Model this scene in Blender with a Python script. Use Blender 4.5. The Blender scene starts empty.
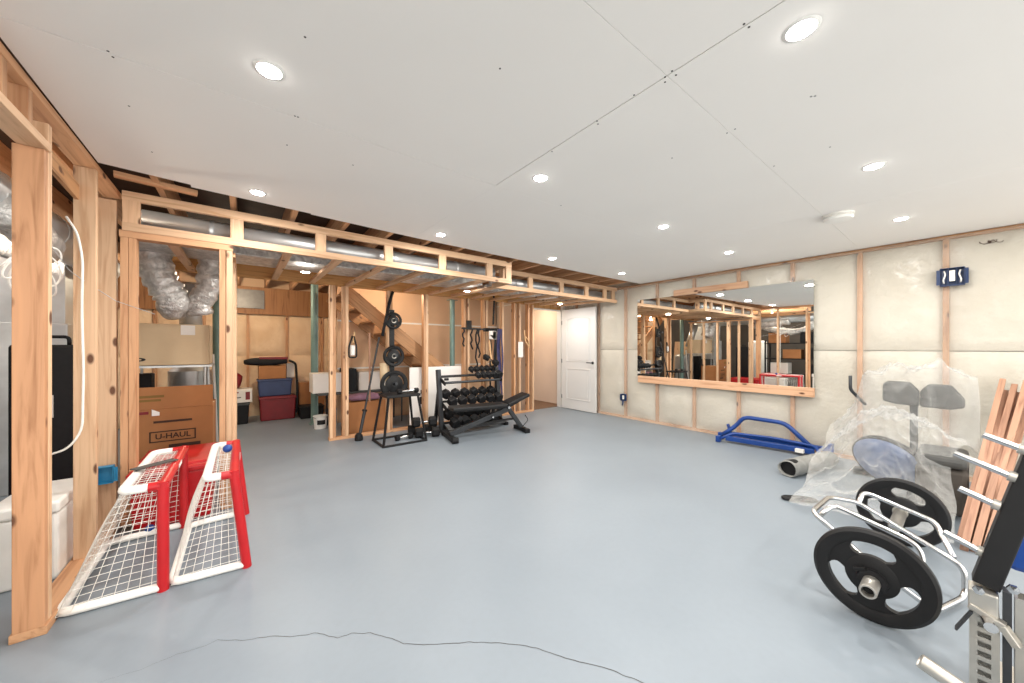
import bpy, bmesh, math, random
from mathutils import Vector, Matrix, Euler, noise
random.seed(7)
C = bpy.context.scene.collection
SC = bpy.context.scene
PI = math.pi

# ------------------------------------------------------------------ camera, world, exposure
YAW = math.atan(269.5/351)
cam_data = bpy.data.cameras.new('camera'); cam = bpy.data.objects.new('camera', cam_data); C.objects.link(cam)
cam.location = (0, 0, 1.28); cam.rotation_euler = (PI/2, 0, -YAW)
cam_data.sensor_width = 36; cam_data.lens = 351/1024*36; cam_data.shift_y = 6/1024; cam_data.clip_start = 0.02
SC.camera = cam
world = bpy.data.worlds.new('world'); SC.world = world; world.use_nodes = True
world.node_tree.nodes['Background'].inputs[0].default_value = (1.0, 0.965, 0.91, 1)
world.node_tree.nodes['Background'].inputs[1].default_value = 2.5
SC.view_settings.view_transform = 'Standard'; SC.view_settings.look = 'None'
SC.view_settings.gamma = 1; SC.view_settings.use_curve_mapping = False
SC.view_settings.exposure = 0.33
DOWNLIGHT_W = 12.0
CEIL = 2.385

# ------------------------------------------------------------------ materials
def new_mat(name):
    m = bpy.data.materials.new(name); m.use_nodes = True
    nt = m.node_tree; b = nt.nodes['Principled BSDF']
    return m, nt, b
def lin(c):
    return tuple(((x/255)/12.92 if x/255 <= .04045 else ((x/255+.055)/1.055)**2.4) for x in c) + (1,)
def coords(nt, scale, kind='Object'):
    tc = nt.nodes.new('ShaderNodeTexCoord'); mp = nt.nodes.new('ShaderNodeMapping')
    mp.inputs['Scale'].default_value = scale
    nt.links.new(tc.outputs[kind], mp.inputs['Vector']); return mp.outputs['Vector']
def noise_n(nt, vec, scale=5, detail=3, dist=0):
    n = nt.nodes.new('ShaderNodeTexNoise'); n.inputs['Scale'].default_value = scale
    n.inputs['Detail'].default_value = detail; n.inputs['Distortion'].default_value = dist
    nt.links.new(vec, n.inputs['Vector']); return n.outputs['Fac']
def ramp(nt, fac, stops):
    r = nt.nodes.new('ShaderNodeValToRGB'); e = r.color_ramp.elements
    while len(e) < len(stops): e.new(.5)
    for i, (p, c) in enumerate(stops): e[i].position = p; e[i].color = c
    nt.links.new(fac, r.inputs['Fac']); return r.outputs['Color']
def mix(nt, fac, a, b, mode='MIX'):
    n = nt.nodes.new('ShaderNodeMix'); n.data_type = 'RGBA'; n.blend_type = mode
    for s, v in ((n.inputs[0], fac), (n.inputs[6], a), (n.inputs[7], b)):
        if hasattr(v, 'is_linked'): nt.links.new(v, s)
        else: s.default_value = v
    return n.outputs[2]
def bump(nt, b, h, strength=.2, distance=.01):
    n = nt.nodes.new('ShaderNodeBump'); n.inputs['Strength'].default_value = strength
    n.inputs['Distance'].default_value = distance
    nt.links.new(h, n.inputs['Height']); nt.links.new(n.outputs['Normal'], b.inputs['Normal'])
def plain(name, col, rough=.5, metal=0, var=.12, scale=9, bmp=0, spec=.5):
    m, nt, b = new_mat(name)
    c = lin(col); f = noise_n(nt, coords(nt, (1, 1, 1)), scale, 4)
    lo = tuple(x*(1-var) for x in c[:3])+(1,); hi = tuple(min(1, x*(1+var)) for x in c[:3])+(1,)
    nt.links.new(ramp(nt, f, [(.3, lo), (.7, hi)]), b.inputs['Base Color'])
    b.inputs['Roughness'].default_value = rough; b.inputs['Metallic'].default_value = metal
    b.inputs['Specular IOR Level'].default_value = spec
    if bmp: bump(nt, b, noise_n(nt, coords(nt, (1, 1, 1)), scale*6, 3), bmp, .004)
    return m
def wood(name, light, dark, knots=True, rough=.6):
    m, nt, b = new_mat(name)
    v = coords(nt, (26, 26, 1.6))
    oi = nt.nodes.new('ShaderNodeObjectInfo')
    add = nt.nodes.new('ShaderNodeVectorMath'); add.operation = 'ADD'
    sc = nt.nodes.new('ShaderNodeVectorMath'); sc.operation = 'SCALE'; sc.inputs[3].default_value = 37
    cmb = nt.nodes.new('ShaderNodeCombineXYZ')
    for i in range(3): nt.links.new(oi.outputs['Random'], cmb.inputs[i])
    nt.links.new(cmb.outputs[0], sc.inputs[0]); nt.links.new(v, add.inputs[0]); nt.links.new(sc.outputs[0], add.inputs[1])
    g = noise_n(nt, add.outputs[0], 1.0, 5, 1.3)
    col = ramp(nt, g, [(.28, lin(dark)), (.5, lin(light)), (.75, tuple(min(1, x*1.1) for x in lin(light)[:3])+(1,))])
    hv = nt.nodes.new('ShaderNodeHueSaturation')
    mr = nt.nodes.new('ShaderNodeMapRange'); mr.inputs[3].default_value = .84; mr.inputs[4].default_value = 1.12
    nt.links.new(oi.outputs['Random'], mr.inputs[0]); nt.links.new(mr.outputs[0], hv.inputs['Value'])
    nt.links.new(col, hv.inputs['Color']); col = hv.outputs['Color']
    if knots:
        kv = coords(nt, (9, 9, 4.2))
        ad2 = nt.nodes.new('ShaderNodeVectorMath'); ad2.operation = 'ADD'
        nt.links.new(kv, ad2.inputs[0]); nt.links.new(sc.outputs[0], ad2.inputs[1])
        vo = nt.nodes.new('ShaderNodeTexVoronoi'); vo.inputs['Scale'].default_value = 1
        nt.links.new(ad2.outputs[0], vo.inputs['Vector'])
        k = ramp(nt, vo.outputs['Distance'], [(.1, (1, 1, 1, 1)), (.17, (0, 0, 0, 1))])
        col = mix(nt, k, col, lin((96, 58, 34)))
    nt.links.new(col, b.inputs['Base Color']); b.inputs['Roughness'].default_value = rough
    bump(nt, b, g, .12, .003)
    return m
M = {}
M['stud'] = wood('spruce_lumber', (202, 154, 114), (170, 118, 80))
M['stud_pale'] = wood('pale_spruce_lumber', (216, 178, 142), (190, 146, 108))
M['stud_brown'] = wood('brown_spruce_lumber', (188, 138, 100), (156, 108, 72))
M['stud_dark'] = wood('old_joist_lumber', (176, 130, 88), (138, 96, 60))
M['ledge'] = wood('pine_ledge', (206, 164, 130), (182, 134, 100))
M['plank'] = wood('reddish_plank', (170, 130, 106), (132, 92, 72), knots=False)
M['beam'] = wood('yellow_laminated_beam', (206, 152, 92), (172, 118, 64), knots=False)
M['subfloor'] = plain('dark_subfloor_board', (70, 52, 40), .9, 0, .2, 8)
M['plywood'] = wood('plywood', (150, 104, 64), (118, 76, 44), knots=False)
M['black'] = plain('black_coated_steel', (22, 22, 23), .45, 0, .15, 9, 0, .35)
M['rubber'] = plain('black_rubber', (20, 20, 22), .6, 0, .2, 30, 0, .3)
M['platerub'] = plain('black_rubber_plate', (26, 26, 27), .5, 0, .15, 14, .05, .3)
M['vinyl'] = plain('black_vinyl_pad', (24, 24, 25), .45, 0, .1, 20, .05, .35)
M['greysteel'] = plain('dark_grey_steel', (52, 54, 57), .45, .3)
M['chrome'] = plain('chrome', (205, 205, 205), .18, 1, .05)
M['brushed'] = plain('brushed_steel', (188, 184, 176), .38, .85, .1)
M['galv'] = plain('galvanised_steel', (196, 198, 198), .36, .6, .14, 5)
M['blue'] = plain('blue_painted_steel', (22, 62, 132), .35, 0, .12)
M['bluebox'] = plain('blue_plastic_box', (36, 128, 170), .45, 0, .1)
M['navybox'] = plain('navy_plastic_box', (22, 52, 98), .4, 0, .25, 30)
M['red'] = plain('red_plastic', (180, 16, 24), .38, 0, .08)
M['darkred'] = plain('dark_red_plastic', (120, 18, 26), .45, 0, .1)
M['bluetote'] = plain('slate_blue_plastic', (52, 66, 104), .5, 0, .1)
M['white'] = plain('white_plastic', (238, 236, 230), .4, 0, .04)
M['net'] = plain('white_cord', (232, 228, 220), .8, 0, .05)
M['card'] = plain('brown_cardboard', (166, 112, 68), .8, 0, .08, 6)
M['cardtan'] = plain('tan_cardboard', (204, 180, 146), .8, 0, .05, 5)
M['cardwhite'] = plain('white_cardboard', (226, 220, 212), .7, 0, .04, 5)
M['ink'] = plain('printing_ink', (60, 36, 24), .7, 0, .1)
M['inkblack'] = plain('black_printing_ink', (28, 26, 26), .7, 0, .1)
M['inkolive'] = plain('olive_printing_ink', (122, 92, 40), .7, 0, .1)
M['drywall'] = plain('white_drywall', (240, 236, 230), .9, 0, .012, 1.5)
M['gypback'] = plain('brown_gypsum_board_back', (222, 186, 152), .9, 0, .06, 2)
M['hallpaint'] = plain('warm_beige_paint', (224, 206, 190), .8, 0, .03, 2)
M['doorpaint'] = plain('white_door_paint', (214, 213, 210), .4, 0, .015, 3)
M['carpet'] = plain('brown_carpet', (120, 92, 70), 1, 0, .2, 60)
M['dullfoil'] = plain('dull_foil_panel', (104, 101, 98), .4, .3, .15, 12, .2)
M['greenpost'] = plain('grey_green_steel', (112, 138, 132), .5, .1, .1)
M['cloth_black'] = plain('black_cloth', (26, 26, 28), .9, 0, .2, 20)
M['navyband'] = plain('navy_band', (48, 46, 88), .6, 0, .15)
M['purple'] = plain('mauve_cloth', (140, 104, 122), .9, 0, .2)
M['greyhose'] = plain('grey_canvas_hose', (142, 142, 138), .75, 0, .15, 12)
M['greypad'] = plain('grey_pad', (66, 66, 64), .6, 0, .1)
M['bluepad'] = plain('blue_pad', (96, 116, 156), .5, 0, .15)
M['dark'] = plain('dark_concrete', (72, 66, 60), .9, 0, .15, 2)
M['wire'] = plain('white_cable', (236, 233, 226), .5, 0, .03)
M['screw'] = plain('dark_screw', (60, 56, 52), .5, .4, .1)
M['rope'] = plain('tan_rope', (206, 168, 124), .9, 0, .15, 30)

def foil_mat():
    m, nt, b = new_mat('crinkled_foil')
    v = coords(nt, (1, 1, 1)); f = noise_n(nt, v, 16, 5, .6)
    nt.links.new(ramp(nt, f, [(.3, lin((176, 174, 170))), (.7, lin((236, 234, 230)))]), b.inputs['Base Color'])
    b.inputs['Metallic'].default_value = .35; b.inputs['Roughness'].default_value = .28
    bump(nt, b, noise_n(nt, v, 26, 4, 1), .7, .02); return m
M['foil'] = foil_mat()

def floor_mat():
    m, nt, b = new_mat('grey_painted_concrete')
    v = coords(nt, (1, 1, 1))
    f = noise_n(nt, v, .9, 5, .4); g = noise_n(nt, v, 30, 4)
    c = ramp(nt, f, [(.3, lin((123, 132, 140))), (.7, lin((131, 140, 148)))])
    c = mix(nt, ramp(nt, g, [(.4, (0, 0, 0, 1)), (.8, (.12, .12, .12, 1))]), c, lin((116, 120, 122)))
    nt.links.new(c, b.inputs['Base Color']); b.inputs['Roughness'].default_value = .42
    b.inputs['Specular IOR Level'].default_value = .4
    bump(nt, b, g, .04, .003); return m
M['floor'] = floor_mat()

def batt_mat(name, a, bcol):
    m, nt, b = new_mat(name)
    v = coords(nt, (1, 1, 1)); f = noise_n(nt, v, 2.6, 5, .8)
    nt.links.new(ramp(nt, f, [(.3, lin(a)), (.7, lin(bcol))]), b.inputs['Base Color'])
    b.inputs['Roughness'].default_value = .9
    bump(nt, b, noise_n(nt, v, 20, 4), .5, .02); return m
M['batt'] = batt_mat('pale_insulation', (208, 201, 186), (222, 217, 204))
M['battwarm'] = batt_mat('tan_insulation', (222, 188, 150), (238, 210, 176))

def poly_mat(name, alpha, col, wr=9, st=.5):
    m, nt, b = new_mat(name)
    out = nt.nodes['Material Output']
    v = coords(nt, (1, 1, 1)); h = noise_n(nt, v, wr, 3, 2.2)
    b.inputs['Base Color'].default_value = lin(col); b.inputs['Roughness'].default_value = .22
    b.inputs['Specular IOR Level'].default_value = .7
    bump(nt, b, h, st, .03)
    tr = nt.nodes.new('ShaderNodeBsdfTransparent'); ms = nt.nodes.new('ShaderNodeMixShader')
    fr = nt.nodes.new('ShaderNodeLayerWeight'); fr.inputs['Blend'].default_value = .3
    ma = nt.nodes.new('ShaderNodeMapRange'); ma.inputs[3].default_value = alpha; ma.inputs[4].default_value = min(1, alpha+.45)
    nt.links.new(fr.outputs['Facing'], ma.inputs[0]); nt.links.new(ma.outputs[0], ms.inputs[0])
    nt.links.new(tr.outputs[0], ms.inputs[1]); nt.links.new(b.outputs[0], ms.inputs[2])
    nt.links.new(ms.outputs[0], out.inputs['Surface']); return m
M['poly'] = poly_mat('vapour_barrier_poly', .24, (218, 213, 202), 3.2, .7)
M['polywarm'] = poly_mat('vapour_barrier_poly_amber', .35, (240, 216, 186), 3.2, .55)
M['sheet'] = poly_mat('clear_plastic_sheeting', .15, (216, 216, 212), 9, 1.0)

def mirror_mat():
    m, nt, b = new_mat('mirror_silver')
    f = noise_n(nt, coords(nt, (1, 1, 1)), 2, 2)
    nt.links.new(ramp(nt, f, [(.3, (.86, .88, .86, 1)), (.7, (.89, .9, .88, 1))]), b.inputs['Base Color'])
    b.inputs['Metallic'].default_value = 1; b.inputs['Roughness'].default_value = .005; return m
M['mirror'] = mirror_mat()
def emit(name, col, s):
    m, nt, b = new_mat(name)
    b.inputs['Emission Color'].default_value = col; b.inputs['Emission Strength'].default_value = s
    b.inputs['Base Color'].default_value = (1, 1, 1, 1); return m
M['lens'] = emit('lit_led_lens', (1, .97, .92, 1), 45)
M['bulb'] = emit('lit_bulb', (1, .8, .55, 1), 14)

# ------------------------------------------------------------------ helpers
class MB:
    def __init__(s): s.bm = bmesh.new()
    def raw(s, vs, fs):
        v = [s.bm.verts.new(p) for p in vs]
        for f in fs:
            try: s.bm.faces.new([v[i] for i in f])
            except ValueError: pass
        return s
    def box(s, c, d, mat=None):
        x, y, z = (k/2 for k in d)
        P = [Vector(p) for p in ((-x,-y,-z),(x,-y,-z),(x,y,-z),(-x,y,-z),(-x,-y,z),(x,-y,z),(x,y,z),(-x,y,z))]
        if mat is not None: P = [mat @ p for p in P]
        c = Vector(c)
        return s.raw([p+c for p in P], [(0,3,2,1),(4,5,6,7),(0,1,5,4),(1,2,6,5),(2,3,7,6),(3,0,4,7)])
    def bar(s, p0, p1, w, t, up=(0,0,1)):
        p0, p1 = Vector(p0), Vector(p1); z = (p1-p0); L = z.length; z.normalize()
        x = Vector(up).cross(z)
        if x.length < 1e-4: x = Vector((1,0,0)).cross(z)
        x.normalize(); y = z.cross(x)
        R = Matrix((x, y, z)).transposed()
        return s.box((p0+p1)/2, (w, t, L), R)
    def tube(s, pts, r, n=8, cap=True, closed=False):
        pts = [Vector(p) for p in pts]; N = len(pts); rings = []; prev = None
        for i, p in enumerate(pts):
            if closed: d = pts[(i+1) % N]-pts[i-1]
            else: d = (pts[min(i+1, N-1)]-pts[max(i-1, 0)])
            d.normalize()
            if prev is None:
                a = Vector((0,0,1)) if abs(d.z) < .9 else Vector((1,0,0)); u = d.cross(a).normalized()
            else:
                u = prev - d*prev.dot(d); u.normalize()
            prev = u; w = d.cross(u); rr = r[i] if isinstance(r, (list, tuple)) else r
            rings.append([s.bm.verts.new(p+u*math.cos(2*PI*k/n)*rr+w*math.sin(2*PI*k/n)*rr) for k in range(n)])
        for i in range(N if closed else N-1):
            a, b = rings[i], rings[(i+1) % N]
            for k in range(n):
                s.bm.faces.new((a[k], a[(k+1) % n], b[(k+1) % n], b[k]))
        if cap and not closed:
            s.bm.faces.new(list(reversed(rings[0]))); s.bm.faces.new(rings[-1])
        return s
    def lathe(s, prof, n=24, axis='Z', c=(0,0,0), close=False):
        rings = []; c = Vector(c)
        def P(r, h, a):
            x, y = r*math.cos(a), r*math.sin(a)
            return c+Vector({'Z': (x, y, h), 'X': (h, x, y), 'Y': (y, h, x)}[axis])
        for r, h in prof:
            rings.append([s.bm.verts.new(P(max(r, 1e-5), h, 2*PI*k/n)) for k in range(n)])
        pr = list(zip(rings, rings[1:]+([rings[0]] if close else [])))
        if not close: pr = list(zip(rings, rings[1:]))
        for a, b in pr:
            for k in range(n): s.bm.faces.new((a[k], a[(k+1) % n], b[(k+1) % n], b[k]))
        return s
    def prism(s, poly, v, inset=None):
        v = Vector(v); A = [Vector(p) for p in poly]; n = len(A)
        return s.raw(A+[p+v for p in A], [tuple(reversed(range(n))), tuple(range(n, 2*n))]+[(i, (i+1) % n, n+(i+1) % n, n+i) for i in range(n)])
    def grid(s, fn, nu, nv):
        V = [[s.bm.verts.new(fn(i/nu, j/nv)) for j in range(nv+1)] for i in range(nu+1)]
        for i in range(nu):
            for j in range(nv): s.bm.faces.new((V[i][j], V[i+1][j], V[i+1][j+1], V[i][j+1]))
        return s
    def xf(s, m):
        bmesh.ops.transform(s.bm, matrix=m, verts=s.bm.verts[:]); return s
    def build(s, name, mat, parent=None, smooth=False, bevel=0, mw=None, fix=True):
        """mesh coordinates are those of the parent's frame"""
        if fix: bmesh.ops.recalc_face_normals(s.bm, faces=s.bm.faces[:])
        me = bpy.data.meshes.new(name); s.bm.to_mesh(me); s.bm.free()
        o = bpy.data.objects.new(name, me); C.objects.link(o)
        me.materials.append(M[mat])
        if smooth:
            me.shade_smooth() if smooth is True else me.set_sharp_from_angle(angle=smooth)
            if smooth is not True:
                for p in me.polygons: p.use_smooth = True
        if bevel:
            b = o.modifiers.new('bevel', 'BEVEL'); b.width = bevel; b.segments = 2; b.limit_method = 'ANGLE'
        if parent is not None: o.parent = parent
        if mw is not None: o.matrix_basis = mw
        return o
SM = math.radians(40)
def tag(o, label, cat, group=None, kind=None):
    o['label'] = label; o['category'] = cat
    if group: o['group'] = group
    if kind: o['kind'] = kind
    return o
def thing(name, label, cat, loc=(0,0,0), rz=0, group=None):
    o = bpy.data.objects.new(name, None); C.objects.link(o); o.empty_display_size = .05
    o.location = loc; o.rotation_euler = (0, 0, rz)
    return tag(o, label, cat, group)
def struct(o, label, cat):
    return tag(o, label, cat, None, 'structure')
def sroot(name, label, cat, loc=(0,0,0)):
    o = thing(name, label, cat, loc); o['kind'] = 'structure'; return o
def copy_tree(o, parent=None):
    c = o.copy(); C.objects.link(c)
    if parent is not None: c.parent = parent
    for ch in list(o.children): copy_tree(ch, c)
    return c
def dup(root, loc, rz=0, label=None, group=None, rot=None):
    c = copy_tree(root); c.location = loc
    c.rotation_euler = rot if rot else (0, 0, rz)
    if label: c['label'] = label
    if group: c['group'] = group
    return c
def lumber(name, p0, p1, w, t, mat, parent=None, up=(0,0,1), off=(0,0,0), bevel=.0025):
    """a board whose mesh runs along its own Z, so that the grain follows it; w is across up x length, t along up"""
    p0, p1 = Vector(p0)-Vector(off), Vector(p1)-Vector(off)
    z = p1-p0; L = z.length; z.normalize()
    x = Vector(up).cross(z)
    if x.length < 1e-4: x = Vector((1,0,0))
    x.normalize(); y = z.cross(x)
    mw = Matrix((x, y, z)).transposed().to_4x4(); mw.translation = (p0+p1)/2
    return MB().box((0,0,0), (w, t, L)).build(name, mat, parent, bevel=bevel, mw=mw)
def arc(c, r, a0, a1, n, plane='xz'):
    out = []
    for i in range(n+1):
        a = a0+(a1-a0)*i/n; u, v = r*math.cos(a), r*math.sin(a)
        out.append(Vector(c)+(Vector((u,0,v)) if plane == 'xz' else Vector((u,v,0)) if plane == 'xy' else Vector((0,u,v))))
    return out
def rounded(pts, r, n=4, closed=False):
    P = [Vector(p) for p in pts]; out = []; N = len(P)
    for i in range(N):
        if not closed and i in (0, N-1): out.append(P[i]); continue
        a, b, c = P[i-1], P[i], P[(i+1) % N]
        d1 = (a-b); d2 = (c-b); k = min(r, d1.length*.45, d2.length*.45)
        s, e = b+d1.normalized()*k, b+d2.normalized()*k
        for j in range(n+1):
            t = j/n; out.append(s*(1-t)**2+b*2*t*(1-t)+e*t*t)
    return out
def text_mesh(txt, size, name, mat, parent, mw, extrude=.0006):
    cu = bpy.data.curves.new('t', 'FONT'); cu.body = txt; cu.size = size; cu.extrude = extrude; cu.offset = size*.02
    cu.align_x = 'CENTER'; cu.align_y = 'CENTER'
    ob = bpy.data.objects.new('t', cu); C.objects.link(ob)
    dg = bpy.context.evaluated_depsgraph_get(); me = bpy.data.meshes.new_from_object(ob.evaluated_get(dg))
    bpy.data.objects.remove(ob); bpy.data.curves.remove(cu)
    o = bpy.data.objects.new(name, me); C.objects.link(o); me.materials.clear(); me.materials.append(M[mat])
    o.parent = parent; o.matrix_basis = mw; return o
FACE_SOUTH = Matrix.Rotation(PI/2, 4, 'X')      # lettering that reads from -Y

# ------------------------------------------------------------------ room shell
fl = MB().box((1.18, 3.0, -.06), (9.0, 11.0, .12)).build('floor', 'floor')
struct(fl, 'grey painted concrete basement floor', 'floor')
# hairline crack in the slab
from_px = [(100,682,.3),(140,670,.5),(175,655,.6),(202,647,.7),(218,640,.9),(245,640.5,1),(270,636,1.3),(292,637,1.4),(318,633,1.4),(336,638.5,1.6),(352,633.5,1.5),
           (370,633,1.5),(392,638.5,1.7),(404,644,1.8),(430,645,1.6),(456,643,1.8),(480,642,1.6),(512,644,1.9),(536,648,2),(566,658,2),(602,667,2),(622,675,2),(648,685,2.2),(690,704,2.2)]
def px_floor(u, v, z=0):
    s, c = math.sin(YAW), math.cos(YAW); r = (u-512)/351
    t = (z-1.28)/(-(v-347.5)/351)
    return Vector(((s+c*r)*t, (c-s*r)*t, z))
cp = [(px_floor(u, v), w) for u, v, w in from_px]; fine = []
for (a, wa), (b, wb) in zip(cp, cp[1:]):
    for k in range(8):
        t = k/8; p = a.lerp(b, t); p += Vector((noise.noise(p*23), noise.noise(p*29+Vector((5,0,0))), 0))*.006
        fine.append((p, (wa+(wb-wa)*t)*(.7+.5*abs(noise.noise(p*17)))))
mb = MB(); L, R = [], []
for i, (p, w) in enumerate(fine):
    d = fine[min(i+1, len(fine)-1)][0]-fine[max(i-1, 0)][0]; d.z = 0; d.normalize(); n = Vector((-d.y, d.x, 0))*w*.0009
    L.append(mb.bm.verts.new(p+n+Vector((0,0,.0008)))); R.append(mb.bm.verts.new(p-n+Vector((0,0,.0008))))
for i in range(len(L)-1): mb.bm.faces.new((L[i], R[i], R[i+1], L[i+1]))
mb.build('crack', 'screw', fl)

ceil = sroot('ceiling', 'white drywall ceiling of separate boards', 'ceiling', (0, 0, CEIL))
g1, g2 = .0022, .0008
def board(x0, x1, y0, y1, back=None):
    if back: poly = [(x0,y0,0),(x1,y0,0)]+[(x,y,0) for x, y in back]
    else: poly = [(x0,y0,0),(x1,y0,0),(x1,y1,0),(x0,y1,0)]
    MB().prism(poly, (0,0,.0125)).build('drywall_board', 'drywall', ceil, bevel=.0012)
XL, XR = -.685, 5.5
yb = -2.4
board(XL, 1.37-g1, yb, .748-g2); board(1.37+g1, 3.78-g2, yb, .748-g2); board(3.78+g2, XR, yb, .748-g2)
board(XL, 1.37-g1, .748+g2, 1.968-g1); board(1.37+g1, 3.78-g2, .748+g2, 1.968); board(3.78+g2, XR, .748+g2, 1.968)
board(XL, 1.37, 1.968+g1*.6, 0, [(1.37,3.40),(.45,3.33),(.45,3.31),(-.28,3.265),(-.28,3.22),(XL,3.17)])
board(1.37, 3.78-.0003, 1.9685, 0, [(3.78,3.47),(2.35,3.44),(1.37,3.40)])
board(3.78, XR, 1.9685, 0, [(XR,3.48),(4.6,3.48),(3.78,3.47)])
def px_ceil(u, v): 
    s, c = math.sin(YAW), math.cos(YAW); r = (u-512)/351; t = (CEIL-1.28)/(-(v-347.5)/351)
    return Vector(((s+c*r)*t, (c-s*r)*t, 0))
for u, v in ((108,51),(113,57),(305,37),(295,116),(298,117),(287,145),(129,106),(152,152),(353,165),(500,68.5),(665,77),(665,82),(672,71),(676,75),(597,121),(598,124),(744,24),(749,27),(735,129),(727,133),(672,158),(774,166),(811,96.5),(815,96),(830,147),(561,205.5),(552,151.5),(634,95)):
    p = px_ceil(u, v)
    MB().lathe([(0,0),(.004,-.0004),(.0042,.001)], 8, c=(p.x, p.y, -.0006)).build('screw_head', 'screw', ceil)
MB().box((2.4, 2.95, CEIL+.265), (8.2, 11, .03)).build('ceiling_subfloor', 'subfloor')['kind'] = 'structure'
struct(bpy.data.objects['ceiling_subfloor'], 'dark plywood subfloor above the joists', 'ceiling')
x = -2.9; i = 0
jx = []
while x < 5.5: jx.append(x); x += .406
nthw = ['left-hand', 'next']
for k, x in enumerate(jx):
    j = lumber('ceiling_joist', (x, 2.95, CEIL+.13), (x, 8.3, CEIL+.13), .038, .235, 'stud')
    tag(j, 'wooden floor joist showing above the framed bulkhead behind the ceiling edge', 'joist', 'ceiling joists over the bulkhead')

# right wall, insulation behind poly
XW = 5.5
wr = sroot('wall_right', 'insulated stud wall under clear plastic vapour barrier', 'wall', (XW, 1.5, 0))
off = (XW, 1.5, 0)
def W(mb): return mb.xf(Matrix.Translation((-XW, -1.5, 0)))
W(MB().box((XW+.16, 1.6, 1.2), (.06, 8.0, 2.6))).build('foundation', 'batt', wr)
ys = [.14+.61*k for k in range(-4, 8)]+[4.98, 5.33]
for y in ys:
    lumber('stud', (XW+.05, y, .038), (XW+.05, y, 2.345), .042, .09, 'stud', wr, up=(1,0,0), off=off)
lumber('plate', (XW+.05, -2.4, .019), (XW+.05, 5.4, .019), .09, .038, 'stud', wr, off=off)
lumber('plate', (XW+.05, -2.4, 2.364), (XW+.05, 5.4, 2.364), .09, .038, 'stud_dark', wr, off=off)
for a, b in zip(ys, ys[1:]):
    for z0, z1 in ((.04, 1.24), (1.25, 2.352)):
        ph = random.random()*9
        def fn(u, v, a=a, b=b, z0=z0, z1=z1, ph=ph):
            y = a+.02+(b-a-.04)*u; z = z0+(z1-z0)*v
            e = (1-abs(2*u-1)**4)*(1-abs(2*v-1)**8)
            return Vector((XW+.045-.055*e*(.8+.35*noise.noise(Vector((y*3, z*3, ph)))), y, z))
        W(MB().grid(fn, 14, 20)).build('insulation_batt', 'batt', wr, smooth=True, fix=False)
def pf(u, v):
    y = -2.4+7.8*u; z = .005+2.36*v
    d = min(abs(y-s) for s in ys)
    bul = .012*min(1, (d/.16))**1.5
    n = noise.fractal(Vector((y*1.7, z*2.6, 3)), 1, 2, 4)
    w = noise.noise(Vector((y*5+z*9, z*3-y*2, 1)))
    seam = math.exp(-((z-1.25-.03*noise.noise(Vector((y*2, 0, 0))))/.025)**2)*.012
    skirt = .05*max(0, 1-z/.12)**2
    x = XW-.006-bul*(1+n)-.005*w+seam-skirt*(.6+.6*noise.noise(Vector((y*4, 9, 0))))
    return Vector((min(x, XW-.001), y, z))
W(MB().grid(pf, 260, 90)).build('vapour_barrier', 'poly', wr, smooth=True, fix=False)

# storage back wall, amber insulation
wb = sroot('wall_storage', 'foundation wall with insulation at back of storage area', 'wall', (.5, 8.1, 0))
def WB(mb): return mb.xf(Matrix.Translation((-.5, -8.1, 0)))
WB(MB().box((.4, 8.25, 1.3), (7.5, .06, 2.6))).build('foundation', 'gypback', wb)
sx = [-3.0+.61*k for k in range(10)]
sx = [s+.03 for s in sx]
for s in sx:
    lumber('stud', (s, 8.16, 0), (s, 8.16, 1.93), .038, .09, 'stud', wb, up=(0,1,0), off=(.5,8.1,0))
for a, b in zip(sx, sx[1:]):
    for z0, z1 in ((.0, 1.12), (1.12, 1.92)):
        ph = random.random()*9
        def fn(u, v, a=a, b=b, z0=z0, z1=z1, ph=ph):
            x = a+.02+(b-a-.04)*u; z = z0+(z1-z0)*v; e = (1-abs(2*u-1)**4)*(1-abs(2*v-1)**8)
            return Vector((x, 8.15-.07*e*(.8+.4*noise.noise(Vector((x*3, z*3, ph)))), z))
        WB(MB().grid(fn, 12, 14)).build('insulation_batt', 'battwarm', wb, smooth=True, fix=False)
WB(MB().box((.5, 8.06, 2.15), (5.6, .04, .5))).build('rim_board', 'plywood', wb)
WB(MB().box((-.35, 8.02, 2.17), (1.35, .03, .34))).build('foil_panel', 'dullfoil', wb)
# left mechanical room walls
o = MB().box((-3.2, 3.6, 1.3), (.08, 9.5, 2.6)).build('wall_left', 'dark'); struct(o, 'dark concrete wall of the mechanical room', 'wall')
# stair back wall behind the studs (bare board backs) and hall
o = MB().box((2.93, 6.55, 1.3), (3.3, .02, 2.6)).build('wall_stair', 'gypback'); struct(o, 'brown board wall behind the stairs', 'wall')
for zz in (1.74, .92):
    MB().box((2.93, 6.537, zz), (3.3, .006, .03)).build('board_seam', 'drywall', o)
    o.children[-1].location = (0,0,0)
o2 = MB().box((4.59, 6.0, 1.3), (.02, 1.1, 2.6)).build('wall_hall_left', 'hallpaint'); struct(o2, 'beige hall side wall through the doorway', 'wall')
o2 = MB().box((5.1, 6.55, 1.3), (1.1, .02, 2.6)).build('wall_hall', 'hallpaint'); struct(o2, 'warm beige painted hall wall seen through the doorway', 'wall')
o2 = MB().box((5.66, 6.0, 1.3), (.06, 1.2, 2.6)).build('wall_hall_right', 'hallpaint'); struct(o2, 'beige hall wall beyond the open door', 'wall')
o2 = MB().box((5.1, 6.53, .06), (1.06, .018, .12)).build('baseboard_hall', 'doorpaint', bevel=.004); struct(o2, 'white baseboard in the hall', 'baseboard')
o2 = MB().box((5.12, 5.98, .006), (1.04, 1.08, .012)).build('floor_hall', 'carpet'); struct(o2, 'brown carpet of the hall', 'floor')
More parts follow.
